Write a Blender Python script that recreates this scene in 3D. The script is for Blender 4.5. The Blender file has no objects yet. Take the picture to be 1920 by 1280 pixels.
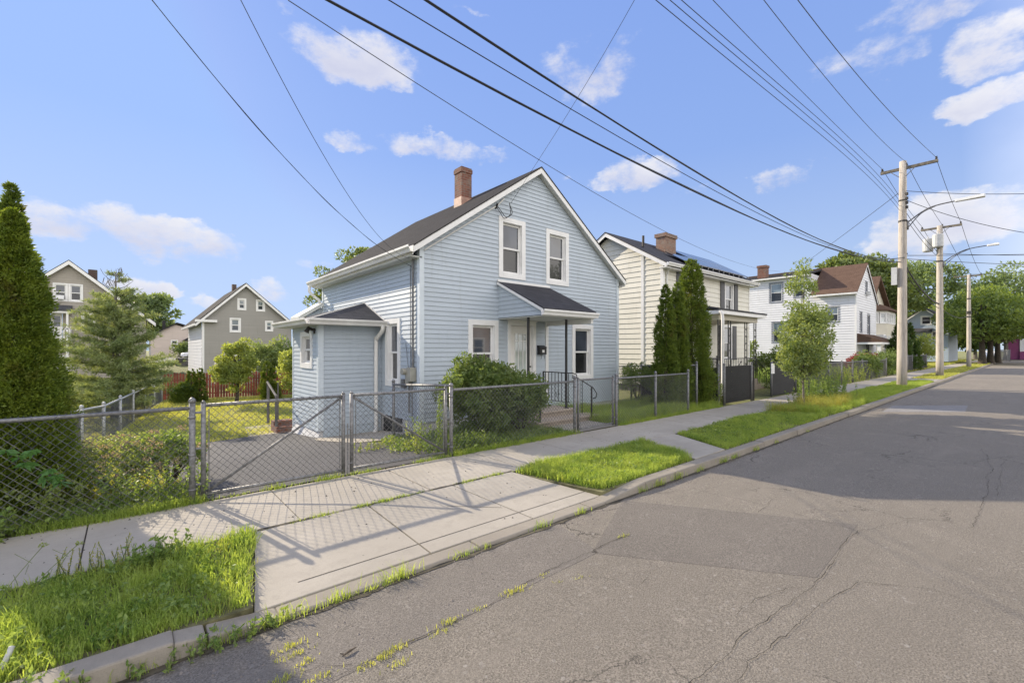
import bpy, math, random
import numpy as np
from mathutils import Vector
random.seed(7)
sc = bpy.context.scene
COL = sc.collection
rad = math.radians
# ------------------------------------------------------------------ camera, sun, sky
CAMH = 1.75
FPX, CXP, HZP = 840.0, 960.0, 655.0
YAW = math.atan2(1938 - 960, 840)          # angle between view axis and street (+X)
S_, C_ = math.sin(YAW), math.cos(YAW)
RV = (S_, -C_); DV = (C_, S_)
cam = bpy.data.cameras.new('camera'); camo = bpy.data.objects.new('camera', cam); COL.objects.link(camo)
camo.location = (0, 0, CAMH)
camo.rotation_euler = (rad(90), 0, math.atan2(S_, C_) - math.pi / 2)
cam.sensor_width = 36; cam.lens = FPX / 1920 * 36; cam.shift_y = (HZP - 640) / 1920
cam.clip_end = 3000; cam.clip_start = .05
sc.camera = camo
SUN_AZ, SUN_EL = rad(-15.0), rad(27.5)
sdir = Vector((math.sin(SUN_AZ) * math.cos(SUN_EL), math.cos(SUN_AZ) * math.cos(SUN_EL), math.sin(SUN_EL)))
sun = bpy.data.lights.new('sun', 'SUN'); suno = bpy.data.objects.new('sun', sun); COL.objects.link(suno)
sun.energy = 5.0; sun.angle = rad(.5); sun.color = (1, .87, .68)
suno.rotation_euler = sdir.to_track_quat('Z', 'Y').to_euler()
sc.view_settings.view_transform = 'Standard'; sc.view_settings.look = 'None'
sc.view_settings.exposure = 0.62; sc.view_settings.gamma = 1
sc.cycles.max_bounces = 8; sc.cycles.transparent_max_bounces = 8

SKYB = 5.65
W = bpy.data.worlds.new('World'); sc.world = W; W.use_nodes = True
wn, wl = W.node_tree.nodes, W.node_tree.links
wn.clear()
def N(t, **k):
    n = wn.new(t)
    for a, b in k.items(): setattr(n, a, b)
    return n
def mth(op, a, b=None, c=None, clamp=False):
    n = wn.new('ShaderNodeMath'); n.operation = op; n.use_clamp = clamp
    for i, v in enumerate((a, b, c)):
        if v is None: continue
        if hasattr(v, 'is_output'): wl.new(v, n.inputs[i])
        else: n.inputs[i].default_value = v
    return n.outputs[0]
sky = N('ShaderNodeTexSky', sky_type='NISHITA'); sky.sun_disc = False
sky.sun_elevation = SUN_EL; sky.sun_rotation = SUN_AZ; sky.air_density = 1.0; sky.dust_density = .6; sky.ozone_density = 2.2
geo = N('ShaderNodeTexCoord')
sep = N('ShaderNodeSeparateXYZ'); wl.new(geo.outputs['Generated'], sep.inputs[0])
AX, AY, AZ = sep.outputs
nz = N('ShaderNodeTexNoise'); nz.inputs['Scale'].default_value = 5; nz.inputs['Detail'].default_value = 9; nz.inputs['Roughness'].default_value = .66
mp = N('ShaderNodeMapping'); mp.inputs['Scale'].default_value = (1, 1, 1.7); wl.new(geo.outputs['Generated'], mp.inputs[0]); wl.new(mp.outputs[0], nz.inputs['Vector'])
az = mth('ARCTAN2', AY, AX)
hl = mth('SQRT', mth('ADD', mth('MULTIPLY', AX, AX), mth('MULTIPLY', AY, AY)))
el = mth('ARCTAN2', AZ, hl)
nf = mth('SUBTRACT', nz.outputs['Fac'], .5)
nw = N('ShaderNodeTexNoise'); nw.inputs['Scale'].default_value = 9; nw.inputs['Detail'].default_value = 6; nw.inputs['Roughness'].default_value = .6; wl.new(mp.outputs[0], nw.inputs['Vector'])
sw_ = N('ShaderNodeSeparateColor'); wl.new(nw.outputs['Color'], sw_.inputs[0])
azw = mth('ADD', az, mth('MULTIPLY', mth('SUBTRACT', sw_.outputs[0], .5), .16)); elw = mth('ADD', el, mth('MULTIPLY', mth('SUBTRACT', sw_.outputs[1], .5), .10))
def azel(px, py):
    l = (px - CXP) / FPX; v = (HZP - py) / FPX
    x = DV[0] + l * RV[0]; y = DV[1] + l * RV[1]
    return math.atan2(y, x), math.atan2(v, math.hypot(x, y))
CL = [(115,418,95,38,.9),(250,432,115,42,1),(370,455,110,34,.95),(660,105,115,55,1),(720,140,60,30,.9),(1110,115,85,68,.85),(800,270,90,22,.8),
      (660,264,40,16,.6),(920,290,70,20,.8),(1200,330,75,28,.9),(1460,342,65,30,1),(1740,15,150,48,.85),(1640,110,120,36,.62),(1860,85,80,50,.66),
      (1850,190,95,34,.8),(1830,400,150,50,.82),(1720,440,80,60,.6),(240,545,60,30,.9),(390,565,60,14,.55),(510,545,40,22,.75),(580,495,40,18,.5),
      (1060,340,30,9,.3),(1600,365,30,9,.35),(800,5,120,10,.55),(540,5,60,18,.5),(1300,350,60,14,.35),(1700,560,90,26,.5)]
tot = None; low = None
for (px, py, a, b, s) in CL:
    a *= 1.12; b *= 1.15; a0, e0 = azel(px, py); a1, _ = azel(px + a, py); a2, _ = azel(px - a, py); _, e1 = azel(px, py - b); _, e2 = azel(px, py + b)
    ra = abs(a1 - a2) / 2; rb = abs(e1 - e2) / 2
    du = mth('MULTIPLY', mth('SUBTRACT', azw, a0), 1 / ra); dv = mth('MULTIPLY', mth('SUBTRACT', elw, e0), 1 / rb)
    d2 = mth('ADD', mth('MULTIPLY', du, du), mth('MULTIPLY', dv, dv))
    v = mth('MULTIPLY', mth('SUBTRACT', 1.25, d2, clamp=True), s)
    lw = mth('MULTIPLY', v, mth('MULTIPLY_ADD', dv, -.5, .5, clamp=True))
    tot = v if tot is None else mth('MAXIMUM', tot, v)
    low = lw if low is None else mth('MAXIMUM', low, lw)
far = mth('MULTIPLY', mth('SUBTRACT', nz.outputs['Fac'], .54), 0)
dens = mth('MULTIPLY', mth('ADD', mth('ADD', tot, mth('MULTIPLY', nf, 4.4)), -.27), mth('MULTIPLY', mth('MULTIPLY', tot, 3.0, clamp=True), 1.5))
mr = N('ShaderNodeMapRange', interpolation_type='SMOOTHSTEP'); wl.new(dens, mr.inputs[0]); mr.inputs[1].default_value = 0; mr.inputs[2].default_value = 1.45
cc = N('ShaderNodeMix', data_type='RGBA'); wl.new(low, cc.inputs[0])
cc.inputs[6].default_value = (1.0, .985, .97, 1); cc.inputs[7].default_value = (.62, .64, .80, 1)
hs = N('ShaderNodeHueSaturation'); hs.inputs['Saturation'].default_value = 1.0; hs.inputs['Hue'].default_value = .517; hs.inputs['Value'].default_value = 1.0
wl.new(sky.outputs[0], hs.inputs['Color'])
tint = N('ShaderNodeMix', data_type='RGBA', blend_type='DARKEN'); tint.inputs[0].default_value = 1; wl.new(hs.outputs[0], tint.inputs[6]); tint.inputs[7].default_value = (4.2, 5.6, 9.0, 1)
grad = N('ShaderNodeValToRGB'); wl.new(mth('MULTIPLY', el, 1 / 1.3, clamp=True), grad.inputs[0])
ce = grad.color_ramp.elements; ce[0].position = 0; ce[0].color = (.66, .82, 1.06, 1); ce[1].position = .75; ce[1].color = (.275, .46, 1.10, 1)
e_ = grad.color_ramp.elements.new(.3); e_.color = (.355, .56, 1.09, 1)
gsc = N('ShaderNodeMix', data_type='RGBA', blend_type='MULTIPLY'); gsc.inputs[0].default_value = 1; wl.new(grad.outputs[0], gsc.inputs[6]); gsc.inputs[7].default_value = (SKYB, SKYB, SKYB, 1)
lift = N('ShaderNodeMix', data_type='RGBA'); lift.inputs[0].default_value = .8; wl.new(tint.outputs[2], lift.inputs[6]); wl.new(gsc.outputs[2], lift.inputs[7])
# added unseen white cloud bank behind the camera, fill light for the shaded house fronts
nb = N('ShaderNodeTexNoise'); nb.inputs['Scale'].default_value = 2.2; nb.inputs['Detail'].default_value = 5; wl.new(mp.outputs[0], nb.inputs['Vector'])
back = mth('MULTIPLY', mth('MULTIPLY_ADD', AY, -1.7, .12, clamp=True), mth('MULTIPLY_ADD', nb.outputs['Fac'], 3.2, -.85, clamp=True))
cm = N('ShaderNodeMix', data_type='RGBA', blend_type='MULTIPLY'); cm.inputs[0].default_value = 1; wl.new(cc.outputs[2], cm.inputs[6]); cm.inputs[7].default_value = (SKYB * 1.10, SKYB * 1.10, SKYB * 1.13, 1)
mx = N('ShaderNodeMix', data_type='RGBA'); wl.new(mth('MULTIPLY', mr.outputs[0], .88), mx.inputs[0]); wl.new(lift.outputs[2], mx.inputs[6]); wl.new(cm.outputs[2], mx.inputs[7])
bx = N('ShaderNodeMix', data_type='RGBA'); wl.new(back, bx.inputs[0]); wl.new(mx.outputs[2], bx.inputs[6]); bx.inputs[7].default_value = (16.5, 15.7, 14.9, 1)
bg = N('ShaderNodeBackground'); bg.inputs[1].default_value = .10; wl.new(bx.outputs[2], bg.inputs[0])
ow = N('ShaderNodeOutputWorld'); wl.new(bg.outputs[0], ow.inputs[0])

# ------------------------------------------------------------------ pixel -> world helpers (1920x1280 photo pixels)
def ray(px, py):
    l = (px - CXP) / FPX; v = (HZP - py) / FPX
    return DV[0] + l * RV[0], DV[1] + l * RV[1], v
def zg(x, y):
    """height of the yard ground"""
    pts = [(5.9, .1), (8.6, -.06), (11, -.3), (15, -.6), (30, -.6), (48, .3), (60, .85), (90, .9), (1000, .9)]
    if y <= 5.9: return .1
    for (a, za), (b, zb) in zip(pts, pts[1:]):
        if y <= b:
            z = za + (zb - za) * (y - a) / (b - a); break
    else: z = .9
    k = min(1, max(0, (x - 11.5) / 3))
    return z * (1 - k) + .1 * k
def gp(px, py, z=None):
    r = ray(px, py); zz = .1 if z is None else z
    for _ in range(12):
        t = (zz - CAMH) / r[2]
        if z is not None: break
        zz = zg(r[0] * t, r[1] * t)
    return (r[0] * t, r[1] * t, zz)
def atY(px, py, Y):
    r = ray(px, py); t = Y / r[1]; return (r[0] * t, Y, CAMH + r[2] * t)
def atX(px, py, X):
    r = ray(px, py); t = X / r[0]; return (X, r[1] * t, CAMH + r[2] * t)

# ------------------------------------------------------------------ object helpers
ORG = {}
def setp(o, label=None, cat=None, group=None, kind=None):
    if label: o['label'] = label
    if cat: o['category'] = cat
    if group: o['group'] = group
    if kind: o['kind'] = kind
    return o
def thing(name, label, cat, loc, group=None):
    o = bpy.data.objects.new(name, None); COL.objects.link(o); o.location = loc; o.empty_display_size = .2
    ORG[o] = Vector(loc)
    return setp(o, label, cat, group)
def link(name, me, parent=None, org=None):
    o = bpy.data.objects.new(name, me); COL.objects.link(o)
    if parent is not None:
        o.parent = parent; ORG[o] = ORG[parent]
    else:
        ORG[o] = Vector(org or (0, 0, 0)); o.location = ORG[o]
    return o
def copy_tree(o, parent=None):
    c = o.copy(); COL.objects.link(c); c.parent = parent
    for ch in list(o.children): copy_tree(ch, c)
    return c
class MB:
    def __init__(s): s.v = []; s.f = []
    def face(s, pts):
        n = len(s.v); s.v += [tuple(p) for p in pts]; s.f.append(tuple(range(n, n + len(pts))))
    def box(s, x0, x1, y0, y1, z0, z1):
        s.hexa([(x0, y0, z0), (x1, y0, z0), (x1, y1, z0), (x0, y1, z0), (x0, y0, z1), (x1, y0, z1), (x1, y1, z1), (x0, y1, z1)])
    def hexa(s, p):
        n = len(s.v); s.v += [tuple(q) for q in p]
        for q in ((0, 3, 2, 1), (4, 5, 6, 7), (0, 1, 5, 4), (1, 2, 6, 5), (2, 3, 7, 6), (3, 0, 4, 7)): s.f.append(tuple(n + i for i in q))
    def fbox(s, F, u0, u1, z0, z1, o0, o1):
        s.hexa([F(u0, z0, o1), F(u1, z0, o1), F(u1, z0, o0), F(u0, z0, o0), F(u0, z1, o1), F(u1, z1, o1), F(u1, z1, o0), F(u0, z1, o0)])
    def extr(s, pts, vec):
        n = len(s.v); k = len(pts); vec = Vector(vec)
        s.v += [tuple(p) for p in pts] + [tuple(Vector(p) + vec) for p in pts]
        s.f.append(tuple(range(n, n + k))); s.f.append(tuple(range(n + 2 * k - 1, n + k - 1, -1)))
        for i in range(k):
            j = (i + 1) % k; s.f.append((n + i, n + k + i, n + k + j, n + j))
    def tube(s, pts, r, n=6, caps=True):
        pts = [Vector(p) for p in pts]; m = len(pts)
        rr = r if isinstance(r, (list, tuple)) else [r] * m
        b = len(s.v); prev = None
        for i, p in enumerate(pts):
            d = (pts[min(i + 1, m - 1)] - pts[max(i - 1, 0)])
            if d.length < 1e-9: d = Vector((0, 0, 1))
            d.normalize()
            if prev is None: a = d.orthogonal().normalized()
            else:
                a = prev - d * prev.dot(d)
                a = a.normalized() if a.length > 1e-6 else d.orthogonal().normalized()
            prev = a; c = d.cross(a)
            for k in range(n):
                t = 2 * math.pi * k / n
                s.v.append(tuple(p + (a * math.cos(t) + c * math.sin(t)) * rr[i]))
        for i in range(m - 1):
            for k in range(n):
                k2 = (k + 1) % n
                s.f.append((b + i * n + k, b + i * n + k2, b + (i + 1) * n + k2, b + (i + 1) * n + k))
        if caps:
            s.f.append(tuple(b + k for k in range(n - 1, -1, -1))); s.f.append(tuple(b + (m - 1) * n + k for k in range(n)))
    def blob(s, c, r, nu=10, nv=7, sq=(1, 1, 1), top=1):
        b = len(s.v)
        for i in range(nv + 1):
            th = math.pi * i / nv
            for k in range(nu):
                ph = 2 * math.pi * k / nu
                s.v.append((c[0] + r * sq[0] * math.sin(th) * math.cos(ph), c[1] + r * sq[1] * math.sin(th) * math.sin(ph), c[2] + r * sq[2] * math.cos(th)))
        for i in range(nv):
            for k in range(nu):
                k2 = (k + 1) % nu
                s.f.append((b + i * nu + k, b + (i + 1) * nu + k, b + (i + 1) * nu + k2, b + i * nu + k2))
    def build(s, name, mat, parent=None, smooth=False, org=None, bevel=0, split=None):
        if split if split is not None else name in ('hinge', 'bracket', 'corner_board', 'rake_board', 'gutter', 'soffit', 'canopy_side', 'porch_beam'):
            par = list(range(len(s.v)))
            def find(a):
                while par[a] != a: par[a] = par[par[a]]; a = par[a]
                return a
            for f in s.f:
                r0 = find(f[0])
                for k in f[1:]: par[find(k)] = r0
            gr = {}
            for f in s.f: gr.setdefault(find(f[0]), []).append(f)
            if 1 < len(gr) < 12:
                for fs in gr.values():
                    q = MB(); ids = sorted({k for f in fs for k in f}); mp_ = {k: i for i, k in enumerate(ids)}
                    q.v = [s.v[k] for k in ids]; q.f = [tuple(mp_[k] for k in f) for f in fs]; o = q.build(name, mat, parent, smooth, org, bevel, False)
                return o
        o = link(name, bpy.data.meshes.new(name), parent, org)
        g = ORG[o]
        o.data.from_pydata([(x - g.x, y - g.y, z - g.z) for x, y, z in s.v], [], s.f)
        o.data.materials.append(mat)
        if smooth: o.data.polygons.foreach_set('use_smooth', [True] * len(o.data.polygons))
        if bevel:
            m = o.modifiers.new('bevel', 'BEVEL'); m.width = bevel; m.segments = 2; m.limit_method = 'ANGLE'
        return o
def npmesh(name, V, F, mat, parent=None, org=None, smooth=False):
    """V (n,3) world coordinates, F list of int arrays (each (m,k))"""
    me = bpy.data.meshes.new(name); o = link(name, me, parent, org)
    V = np.asarray(V, np.float32) - np.array(ORG[o][:], np.float32)
    me.vertices.add(len(V)); me.vertices.foreach_set('co', V.ravel())
    nl = sum(f.size for f in F); npl = sum(len(f) for f in F)
    me.loops.add(nl); me.polygons.add(npl)
    me.loops.foreach_set('vertex_index', np.concatenate([f.ravel() for f in F]).astype(np.int32))
    st = []; a = 0
    for f in F:
        st.append(a + np.arange(len(f)) * f.shape[1]); a += f.size
    me.polygons.foreach_set('loop_start', np.concatenate(st).astype(np.int32))
    me.update(calc_edges=True); me.materials.append(mat)
    if smooth: me.polygons.foreach_set('use_smooth', np.ones(npl, bool))
    return o

# ------------------------------------------------------------------ materials
class MT:
    def __init__(s, name):
        s.m = bpy.data.materials.new(name); s.m.use_nodes = True; s.t = s.m.node_tree
        s.b = s.t.nodes['Principled BSDF']; s.o = s.t.nodes['Material Output']
        s.tc = s.t.nodes.new('ShaderNodeTexCoord')
    def n(s, t, **k):
        q = s.t.nodes.new(t)
        for a, b in k.items(): setattr(q, a, b)
        return q
    def l(s, a, b): s.t.links.new(a, b)
    def vec(s, scale=(1, 1, 1)):
        m = s.n('ShaderNodeMapping'); m.inputs['Scale'].default_value = scale; s.l(s.tc.outputs['Object'], m.inputs[0]); return m.outputs[0]
    def noise(s, scale, detail=4, rough=.55, vec=None, lo=.35, hi=.65):
        q = s.n('ShaderNodeTexNoise'); q.inputs['Scale'].default_value = scale; q.inputs['Detail'].default_value = detail; q.inputs['Roughness'].default_value = rough
        s.l(vec or s.tc.outputs['Object'], q.inputs['Vector'])
        r = s.n('ShaderNodeMapRange'); s.l(q.outputs['Fac'], r.inputs[0]); r.inputs[1].default_value = lo; r.inputs[2].default_value = hi
        return r.outputs[0]
    def mix(s, f, a, b, mode='MIX'):
        q = s.n('ShaderNodeMix', data_type='RGBA', blend_type=mode)
        for i, v in ((0, f), (6, a), (7, b)):
            if hasattr(v, 'is_output'): s.l(v, q.inputs[i])
            elif i == 0: q.inputs[0].default_value = v
            else: q.inputs[i].default_value = (*v, 1)
        return q.outputs[2]
    def bump(s, h, strength=.3, dist=.01, base=None):
        q = s.n('ShaderNodeBump'); q.inputs['Strength'].default_value = strength; q.inputs['Distance'].default_value = dist; s.l(h, q.inputs['Height'])
        if base: s.l(base, q.inputs['Normal'])
        s.l(q.outputs[0], s.b.inputs['Normal']); return q.outputs[0]
    def col(s, c):
        if hasattr(c, 'is_output'): s.l(c, s.b.inputs['Base Color'])
        else: s.b.inputs['Base Color'].default_value = (*c, 1)
    def rough(s, r): s.b.inputs['Roughness'].default_value = r
def simple(name, c, rough=.6, var=.12, scale=6, metal=0, bump=0, bscale=40, stain=None):
    t = MT(name); c2 = tuple(min(1, x * (1 - var * 2)) for x in c)
    k = t.mix(t.noise(scale), c, c2)
    if stain: k = t.mix(t.noise(stain[1], 5, .7, t.vec(stain[3]) if len(stain) > 3 else None, .55, .75), k, stain[0]) if not stain[2] else k
    t.col(k); t.rough(rough); t.b.inputs['Metallic'].default_value = metal
    if bump: t.bump(t.noise(bscale, 5, .7), bump, .004)
    return t.m
def siding_mat(name, c, dirt=.88):
    t = MT(name)
    k = t.mix(t.noise(1.3, 4), c, tuple(x * .93 for x in c))
    k = t.mix(t.noise(3, 6, .7, t.vec((2.5, 2.5, .5)), .5, .8), k, tuple(x * dirt for x in c))
    k = t.mix(t.noise(1.2, 2, .5, t.vec((.35, .35, 8.2)), .4, .7), k, tuple(x * .9 for x in c)); k = t.mix(t.noise(2.0, 7, .75, t.vec((3.5, 3.5, .35)), .56, .8), k, tuple(x * .74 for x in (c[0], c[1] * .98, c[2] * .92)))
    t.col(k); t.rough(.5); t.bump(t.noise(60, 3, .6, t.vec((.15, .15, 2))), .12, .003); return t.m
def shingle_mat(name, c, axis):
    t = MT(name)
    sp = t.n('ShaderNodeSeparateXYZ'); t.l(t.tc.outputs['Object'], sp.inputs[0])
    cb = t.n('ShaderNodeCombineXYZ'); t.l(sp.outputs[0 if axis == 'x' else 1], cb.inputs[0])
    mm = t.n('ShaderNodeMath', operation='MULTIPLY'); t.l(sp.outputs[2], mm.inputs[0]); mm.inputs[1].default_value = 1.7; t.l(mm.outputs[0], cb.inputs[1])
    br = t.n('ShaderNodeTexBrick'); t.l(cb.outputs[0], br.inputs['Vector']); br.inputs['Scale'].default_value = 1
    br.inputs['Brick Width'].default_value = .28; br.inputs['Row Height'].default_value = .14; br.inputs['Mortar Size'].default_value = .006; br.inputs['Bias'].default_value = 0
    br.inputs['Color1'].default_value = (*[x * 1.25 for x in c], 1); br.inputs['Color2'].default_value = (*[x * .7 for x in c], 1); br.inputs['Mortar'].default_value = (*[x * .35 for x in c], 1)
    k = t.mix(t.noise(1.1, 5), br.outputs[0], (.9, .9, .9), 'MULTIPLY'); k = t.mix(t.noise(90, 2), k, tuple(x * 1.5 for x in c))
    t.col(k); t.rough(.92); t.b.inputs['Specular IOR Level'].default_value = .04
    inv = t.n('ShaderNodeMath', operation='SUBTRACT'); inv.inputs[0].default_value = 1; t.l(br.outputs['Fac'], inv.inputs[1])
    t.bump(inv.outputs[0], .6, .012); return t.m
def brick_mat(name, c1, c2, mortar, s=1.0):
    t = MT(name)
    sp = t.n('ShaderNodeSeparateXYZ'); t.l(t.tc.outputs['Object'], sp.inputs[0])
    ad = t.n('ShaderNodeMath', operation='ADD'); t.l(sp.outputs[0], ad.inputs[0]); t.l(sp.outputs[1], ad.inputs[1])
    cb = t.n('ShaderNodeCombineXYZ'); t.l(ad.outputs[0], cb.inputs[0]); t.l(sp.outputs[2], cb.inputs[1])
    br = t.n('ShaderNodeTexBrick'); t.l(cb.outputs[0], br.inputs['Vector']); br.inputs['Scale'].default_value = s
    br.inputs['Brick Width'].default_value = .2; br.inputs['Row Height'].default_value = .07; br.inputs['Mortar Size'].default_value = .007
    br.inputs['Color1'].default_value = (*c1, 1); br.inputs['Color2'].default_value = (*c2, 1); br.inputs['Mortar'].default_value = (*mortar, 1)
    k = t.mix(t.noise(5, 5, .6, None, .45, .75), br.outputs[0], mortar)
    t.col(k); t.rough(.9)
    inv = t.n('ShaderNodeMath', operation='SUBTRACT'); inv.inputs[0].default_value = 1; t.l(br.outputs['Fac'], inv.inputs[1])
    t.bump(inv.outputs[0], .5, .006); return t.m
def leaf_mat(name, c, c2, trans=.45, scale=3, rough=.5, tcol=None):
    t = MT(name)
    k = t.mix(t.noise(scale, 3, .6, None, .38, .62), c, c2)
    k = t.mix(t.noise(scale * 14, 2, .5, None, .4, .75), k, tuple(x * 1.5 for x in c2))
    if scale >= 8 and 'arbor' in name: k = t.mix(t.noise(2.3, 4, .7, None, .56, .72), k, (.10, .075, .028))
    t.col(k); t.rough(rough); t.b.inputs['Specular IOR Level'].default_value = .3
    tr = t.n('ShaderNodeBsdfTranslucent')
    hs = t.n('ShaderNodeMix', data_type='RGBA', blend_type='MULTIPLY'); hs.inputs[0].default_value = 1; t.l(k, hs.inputs[6]); hs.inputs[7].default_value = (*(tcol or (2.1, 1.9, .7)), 1)
    t.l(hs.outputs[2], tr.inputs[0])
    mx = t.n('ShaderNodeMixShader'); mx.inputs[0].default_value = trans; t.l(t.b.outputs[0], mx.inputs[1]); t.l(tr.outputs[0], mx.inputs[2]); t.l(mx.outputs[0], t.o.inputs[0])
    return t.m
def asphalt_mat(name, c, crack=True, speck=.5, grain=1.0):
    t = MT(name)
    k = t.mix(t.noise(.35, 5, .6), c, tuple(x * .84 for x in c))
    k = t.mix(t.noise(2.2, 5, .65, None, .5, .75), k, tuple(x * 1.14 for x in c))
    k = t.mix(t.noise(95, 3, .75, None, .40, .58), tuple(x * .42 for x in c), k)
    k = t.mix(t.noise(38, 4, .7, None, .5, .68), k, tuple(x * .6 for x in c))
    k = t.mix(t.noise(.9, 7, .7, t.vec((.25, 1.6, 1)), .52, .72), k, tuple(x * .78 for x in c))
    v = t.n('ShaderNodeTexVoronoi'); v.inputs['Scale'].default_value = 48; t.l(t.tc.outputs['Object'], v.inputs['Vector'])
    r = t.n('ShaderNodeMapRange'); t.l(v.outputs['Color'], r.inputs[0]); r.inputs[1].default_value = .86; r.inputs[2].default_value = .97; r.inputs[4].default_value = speck
    k = t.mix(r.outputs[0], k, (.36, .34, .31))
    h = t.noise(130, 3, .7, None, .3, .7)
    if crack:
        q = t.n('ShaderNodeTexNoise'); q.inputs['Scale'].default_value = 2.6; q.inputs['Detail'].default_value = 6; q.inputs['Roughness'].default_value = .75; t.l(t.tc.outputs['Object'], q.inputs['Vector'])
        wv = t.n('ShaderNodeMix', data_type='RGBA', blend_type='LINEAR_LIGHT'); wv.inputs[0].default_value = .22; t.l(t.tc.outputs['Object'], wv.inputs[6]); t.l(q.outputs['Color'], wv.inputs[7])
        vo = t.n('ShaderNodeTexVoronoi', feature='DISTANCE_TO_EDGE'); vo.inputs['Scale'].default_value = 1.15; t.l(wv.outputs[2], vo.inputs['Vector'])
        cr = t.n('ShaderNodeMapRange'); t.l(vo.outputs['Distance'], cr.inputs[0]); cr.inputs[1].default_value = .002; cr.inputs[2].default_value = .011; cr.inputs[3].default_value = 1; cr.inputs[4].default_value = 0
        mk = t.noise(.55, 3, .5, None, .52, .62)
        m2 = t.n('ShaderNodeMath', operation='MULTIPLY'); t.l(cr.outputs[0], m2.inputs[0]); t.l(mk, m2.inputs[1])
        k = t.mix(m2.outputs[0], k, (.022, .02, .018))
    t.col(k); t.rough(.88); t.b.inputs['Specular IOR Level'].default_value = .3
    t.bump(h, .55 * grain, .006); return t.m
def concrete_mat(name, c, scale=1.0):
    t = MT(name)
    k = t.mix(t.noise(.7 * scale, 6, .65), c, tuple(x * .78 for x in c))
    k = t.mix(t.noise(6 * scale, 6, .75, None, .5, .75), k, tuple(x * .74 for x in c)); k = t.mix(t.noise(2.3 * scale, 7, .8, None, .56, .66), k, tuple(x * .8 for x in c))
    k = t.mix(t.noise(150, 2, .6, None, .55, .8), k, tuple(x * .7 for x in c))
    v = t.n('ShaderNodeTexVoronoi'); v.inputs['Scale'].default_value = 5; t.l(t.tc.outputs['Object'], v.inputs['Vector'])
    r = t.n('ShaderNodeMapRange'); t.l(v.outputs['Distance'], r.inputs[0]); r.inputs[1].default_value = .035; r.inputs[2].default_value = .05; r.inputs[3].default_value = .7; r.inputs[4].default_value = 0
    k = t.mix(r.outputs[0], k, tuple(x * .45 for x in c))
    t.col(k); t.rough(.9); t.b.inputs['Specular IOR Level'].default_value = .25; t.bump(t.noise(90, 4, .7), .3, .003); return t.m
M = {}
M['blue_siding'] = siding_mat('pale blue vinyl', (.45, .512, .575))
M['cream_siding'] = siding_mat('cream siding', (.72, .70, .61), .84)
M['white_siding'] = siding_mat('white siding', (.72, .73, .76), .86)
M['beige_siding'] = siding_mat('beige siding', (.62, .58, .48))
M['far_blue_siding'] = siding_mat('far blue siding', (.42, .50, .60))
M['taupe_siding'] = siding_mat('taupe siding', (.34, .31, .265))
M['grey_siding'] = siding_mat('grey siding', (.30, .29, .265))
M['pinkbeige'] = siding_mat('pinkish beige siding', (.55, .47, .42))
M['pale_corner'] = simple('pale corner board', (.58, .645, .70), .5, .05, 3)
M['trim'] = simple('white trim', (.78, .78, .77), .45, .04, 3)
M['gutter'] = simple('gutter white', (.74, .73, .70), .4, .08, 2, bump=.05)
M['soffit'] = simple('soffit', (.62, .63, .60), .6, .06)
M['door_white'] = simple('door paint', (.80, .79, .76), .35, .03)
M['roof_y'] = shingle_mat('grey shingles', (.036, .035, .036), 'y')
M['roof_x'] = shingle_mat('dark shingles', (.065, .065, .07), 'x')
M['roof_dark_x'] = shingle_mat('black shingles', (.05, .05, .055), 'x')
M['roof_brown'] = shingle_mat('brown shingles', (.10, .066, .05), 'y')
M['brick'] = brick_mat('red brick', (.215, .075, .045), (.13, .052, .036), (.19, .155, .13))
M['brick_dark'] = brick_mat('sooty brick', (.10, .055, .045), (.075, .05, .045), (.10, .09, .08))
M['brick_tan'] = brick_mat('tan brick', (.26, .145, .095), (.17, .09, .065), (.24, .21, .18))
M['copper'] = simple('flashing', (.46, .27, .2), .6, .2, 9)
M['galv'] = simple('galvanised steel', (.23, .23, .232), .5, .25, 30, metal=.3, bump=.15)
M['galv_pale'] = simple('pale galvanised steel', (.52, .53, .52), .5, .15, 20, metal=.2)
M['wiremesh'] = simple('galvanised wire', (.17, .17, .17), .5, .3, 12, metal=.3)
M['black_metal'] = simple('black painted iron', (.022, .022, .024), .45, .2, 20)
M['blackpanel'] = simple('black slatted screen', (.014, .014, .016), .7, .2, 5)
M['cable'] = simple('black cable', (.02, .02, .022), .6, .1)
M['wire'] = simple('grey wire', (.06, .065, .075), .6, .1)
M['asphalt'] = asphalt_mat('road asphalt', (.286, .255, .212), grain=1.5)
M['asphalt_patch'] = asphalt_mat('asphalt patch', (.212, .190, .163), False, .25, .9)
M['asphalt_strip'] = asphalt_mat('asphalt strip', (.225, .202, .175), False, .25, .9)
M['asphalt_pale'] = asphalt_mat('pale patch', (.30, .29, .28), False, .2, .5)
M['driveway'] = asphalt_mat('driveway asphalt', (.115, .113, .118), False, .35, .7)
M['concrete'] = concrete_mat('sidewalk concrete', (.388, .354, .298))
M['kerb'] = concrete_mat('kerb concrete', (.29, .26, .215), 2)
M['joint'] = simple('joint dirt', (.05, .042, .03), .95, .2)
M['crack'] = simple('crack filler', (.025, .023, .02), .95, .2)
M['step'] = concrete_mat('step concrete', (.40, .34, .28), 2)
M['soil'] = simple('soil', (.10, .085, .055), .95, .3, 4, bump=.5, bscale=30)
M['white_found'] = concrete_mat('white painted foundation', (.66, .66, .66), 2)
M['stone'] = simple('stone foundation', (.16, .15, .15), .9, .4, 3, bump=.4)
M['meter'] = simple('meter box', (.36, .35, .30), .5, .1)
M['rust'] = simple('dark metal', (.05, .045, .04), .6, .3)
M['bark'] = simple('bark', (.10, .08, .06), .95, .35, 14, bump=.8, bscale=25)
M['greybark'] = simple('grey bark', (.20, .18, .155), .95, .3, 10, bump=.8, bscale=20)
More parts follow.
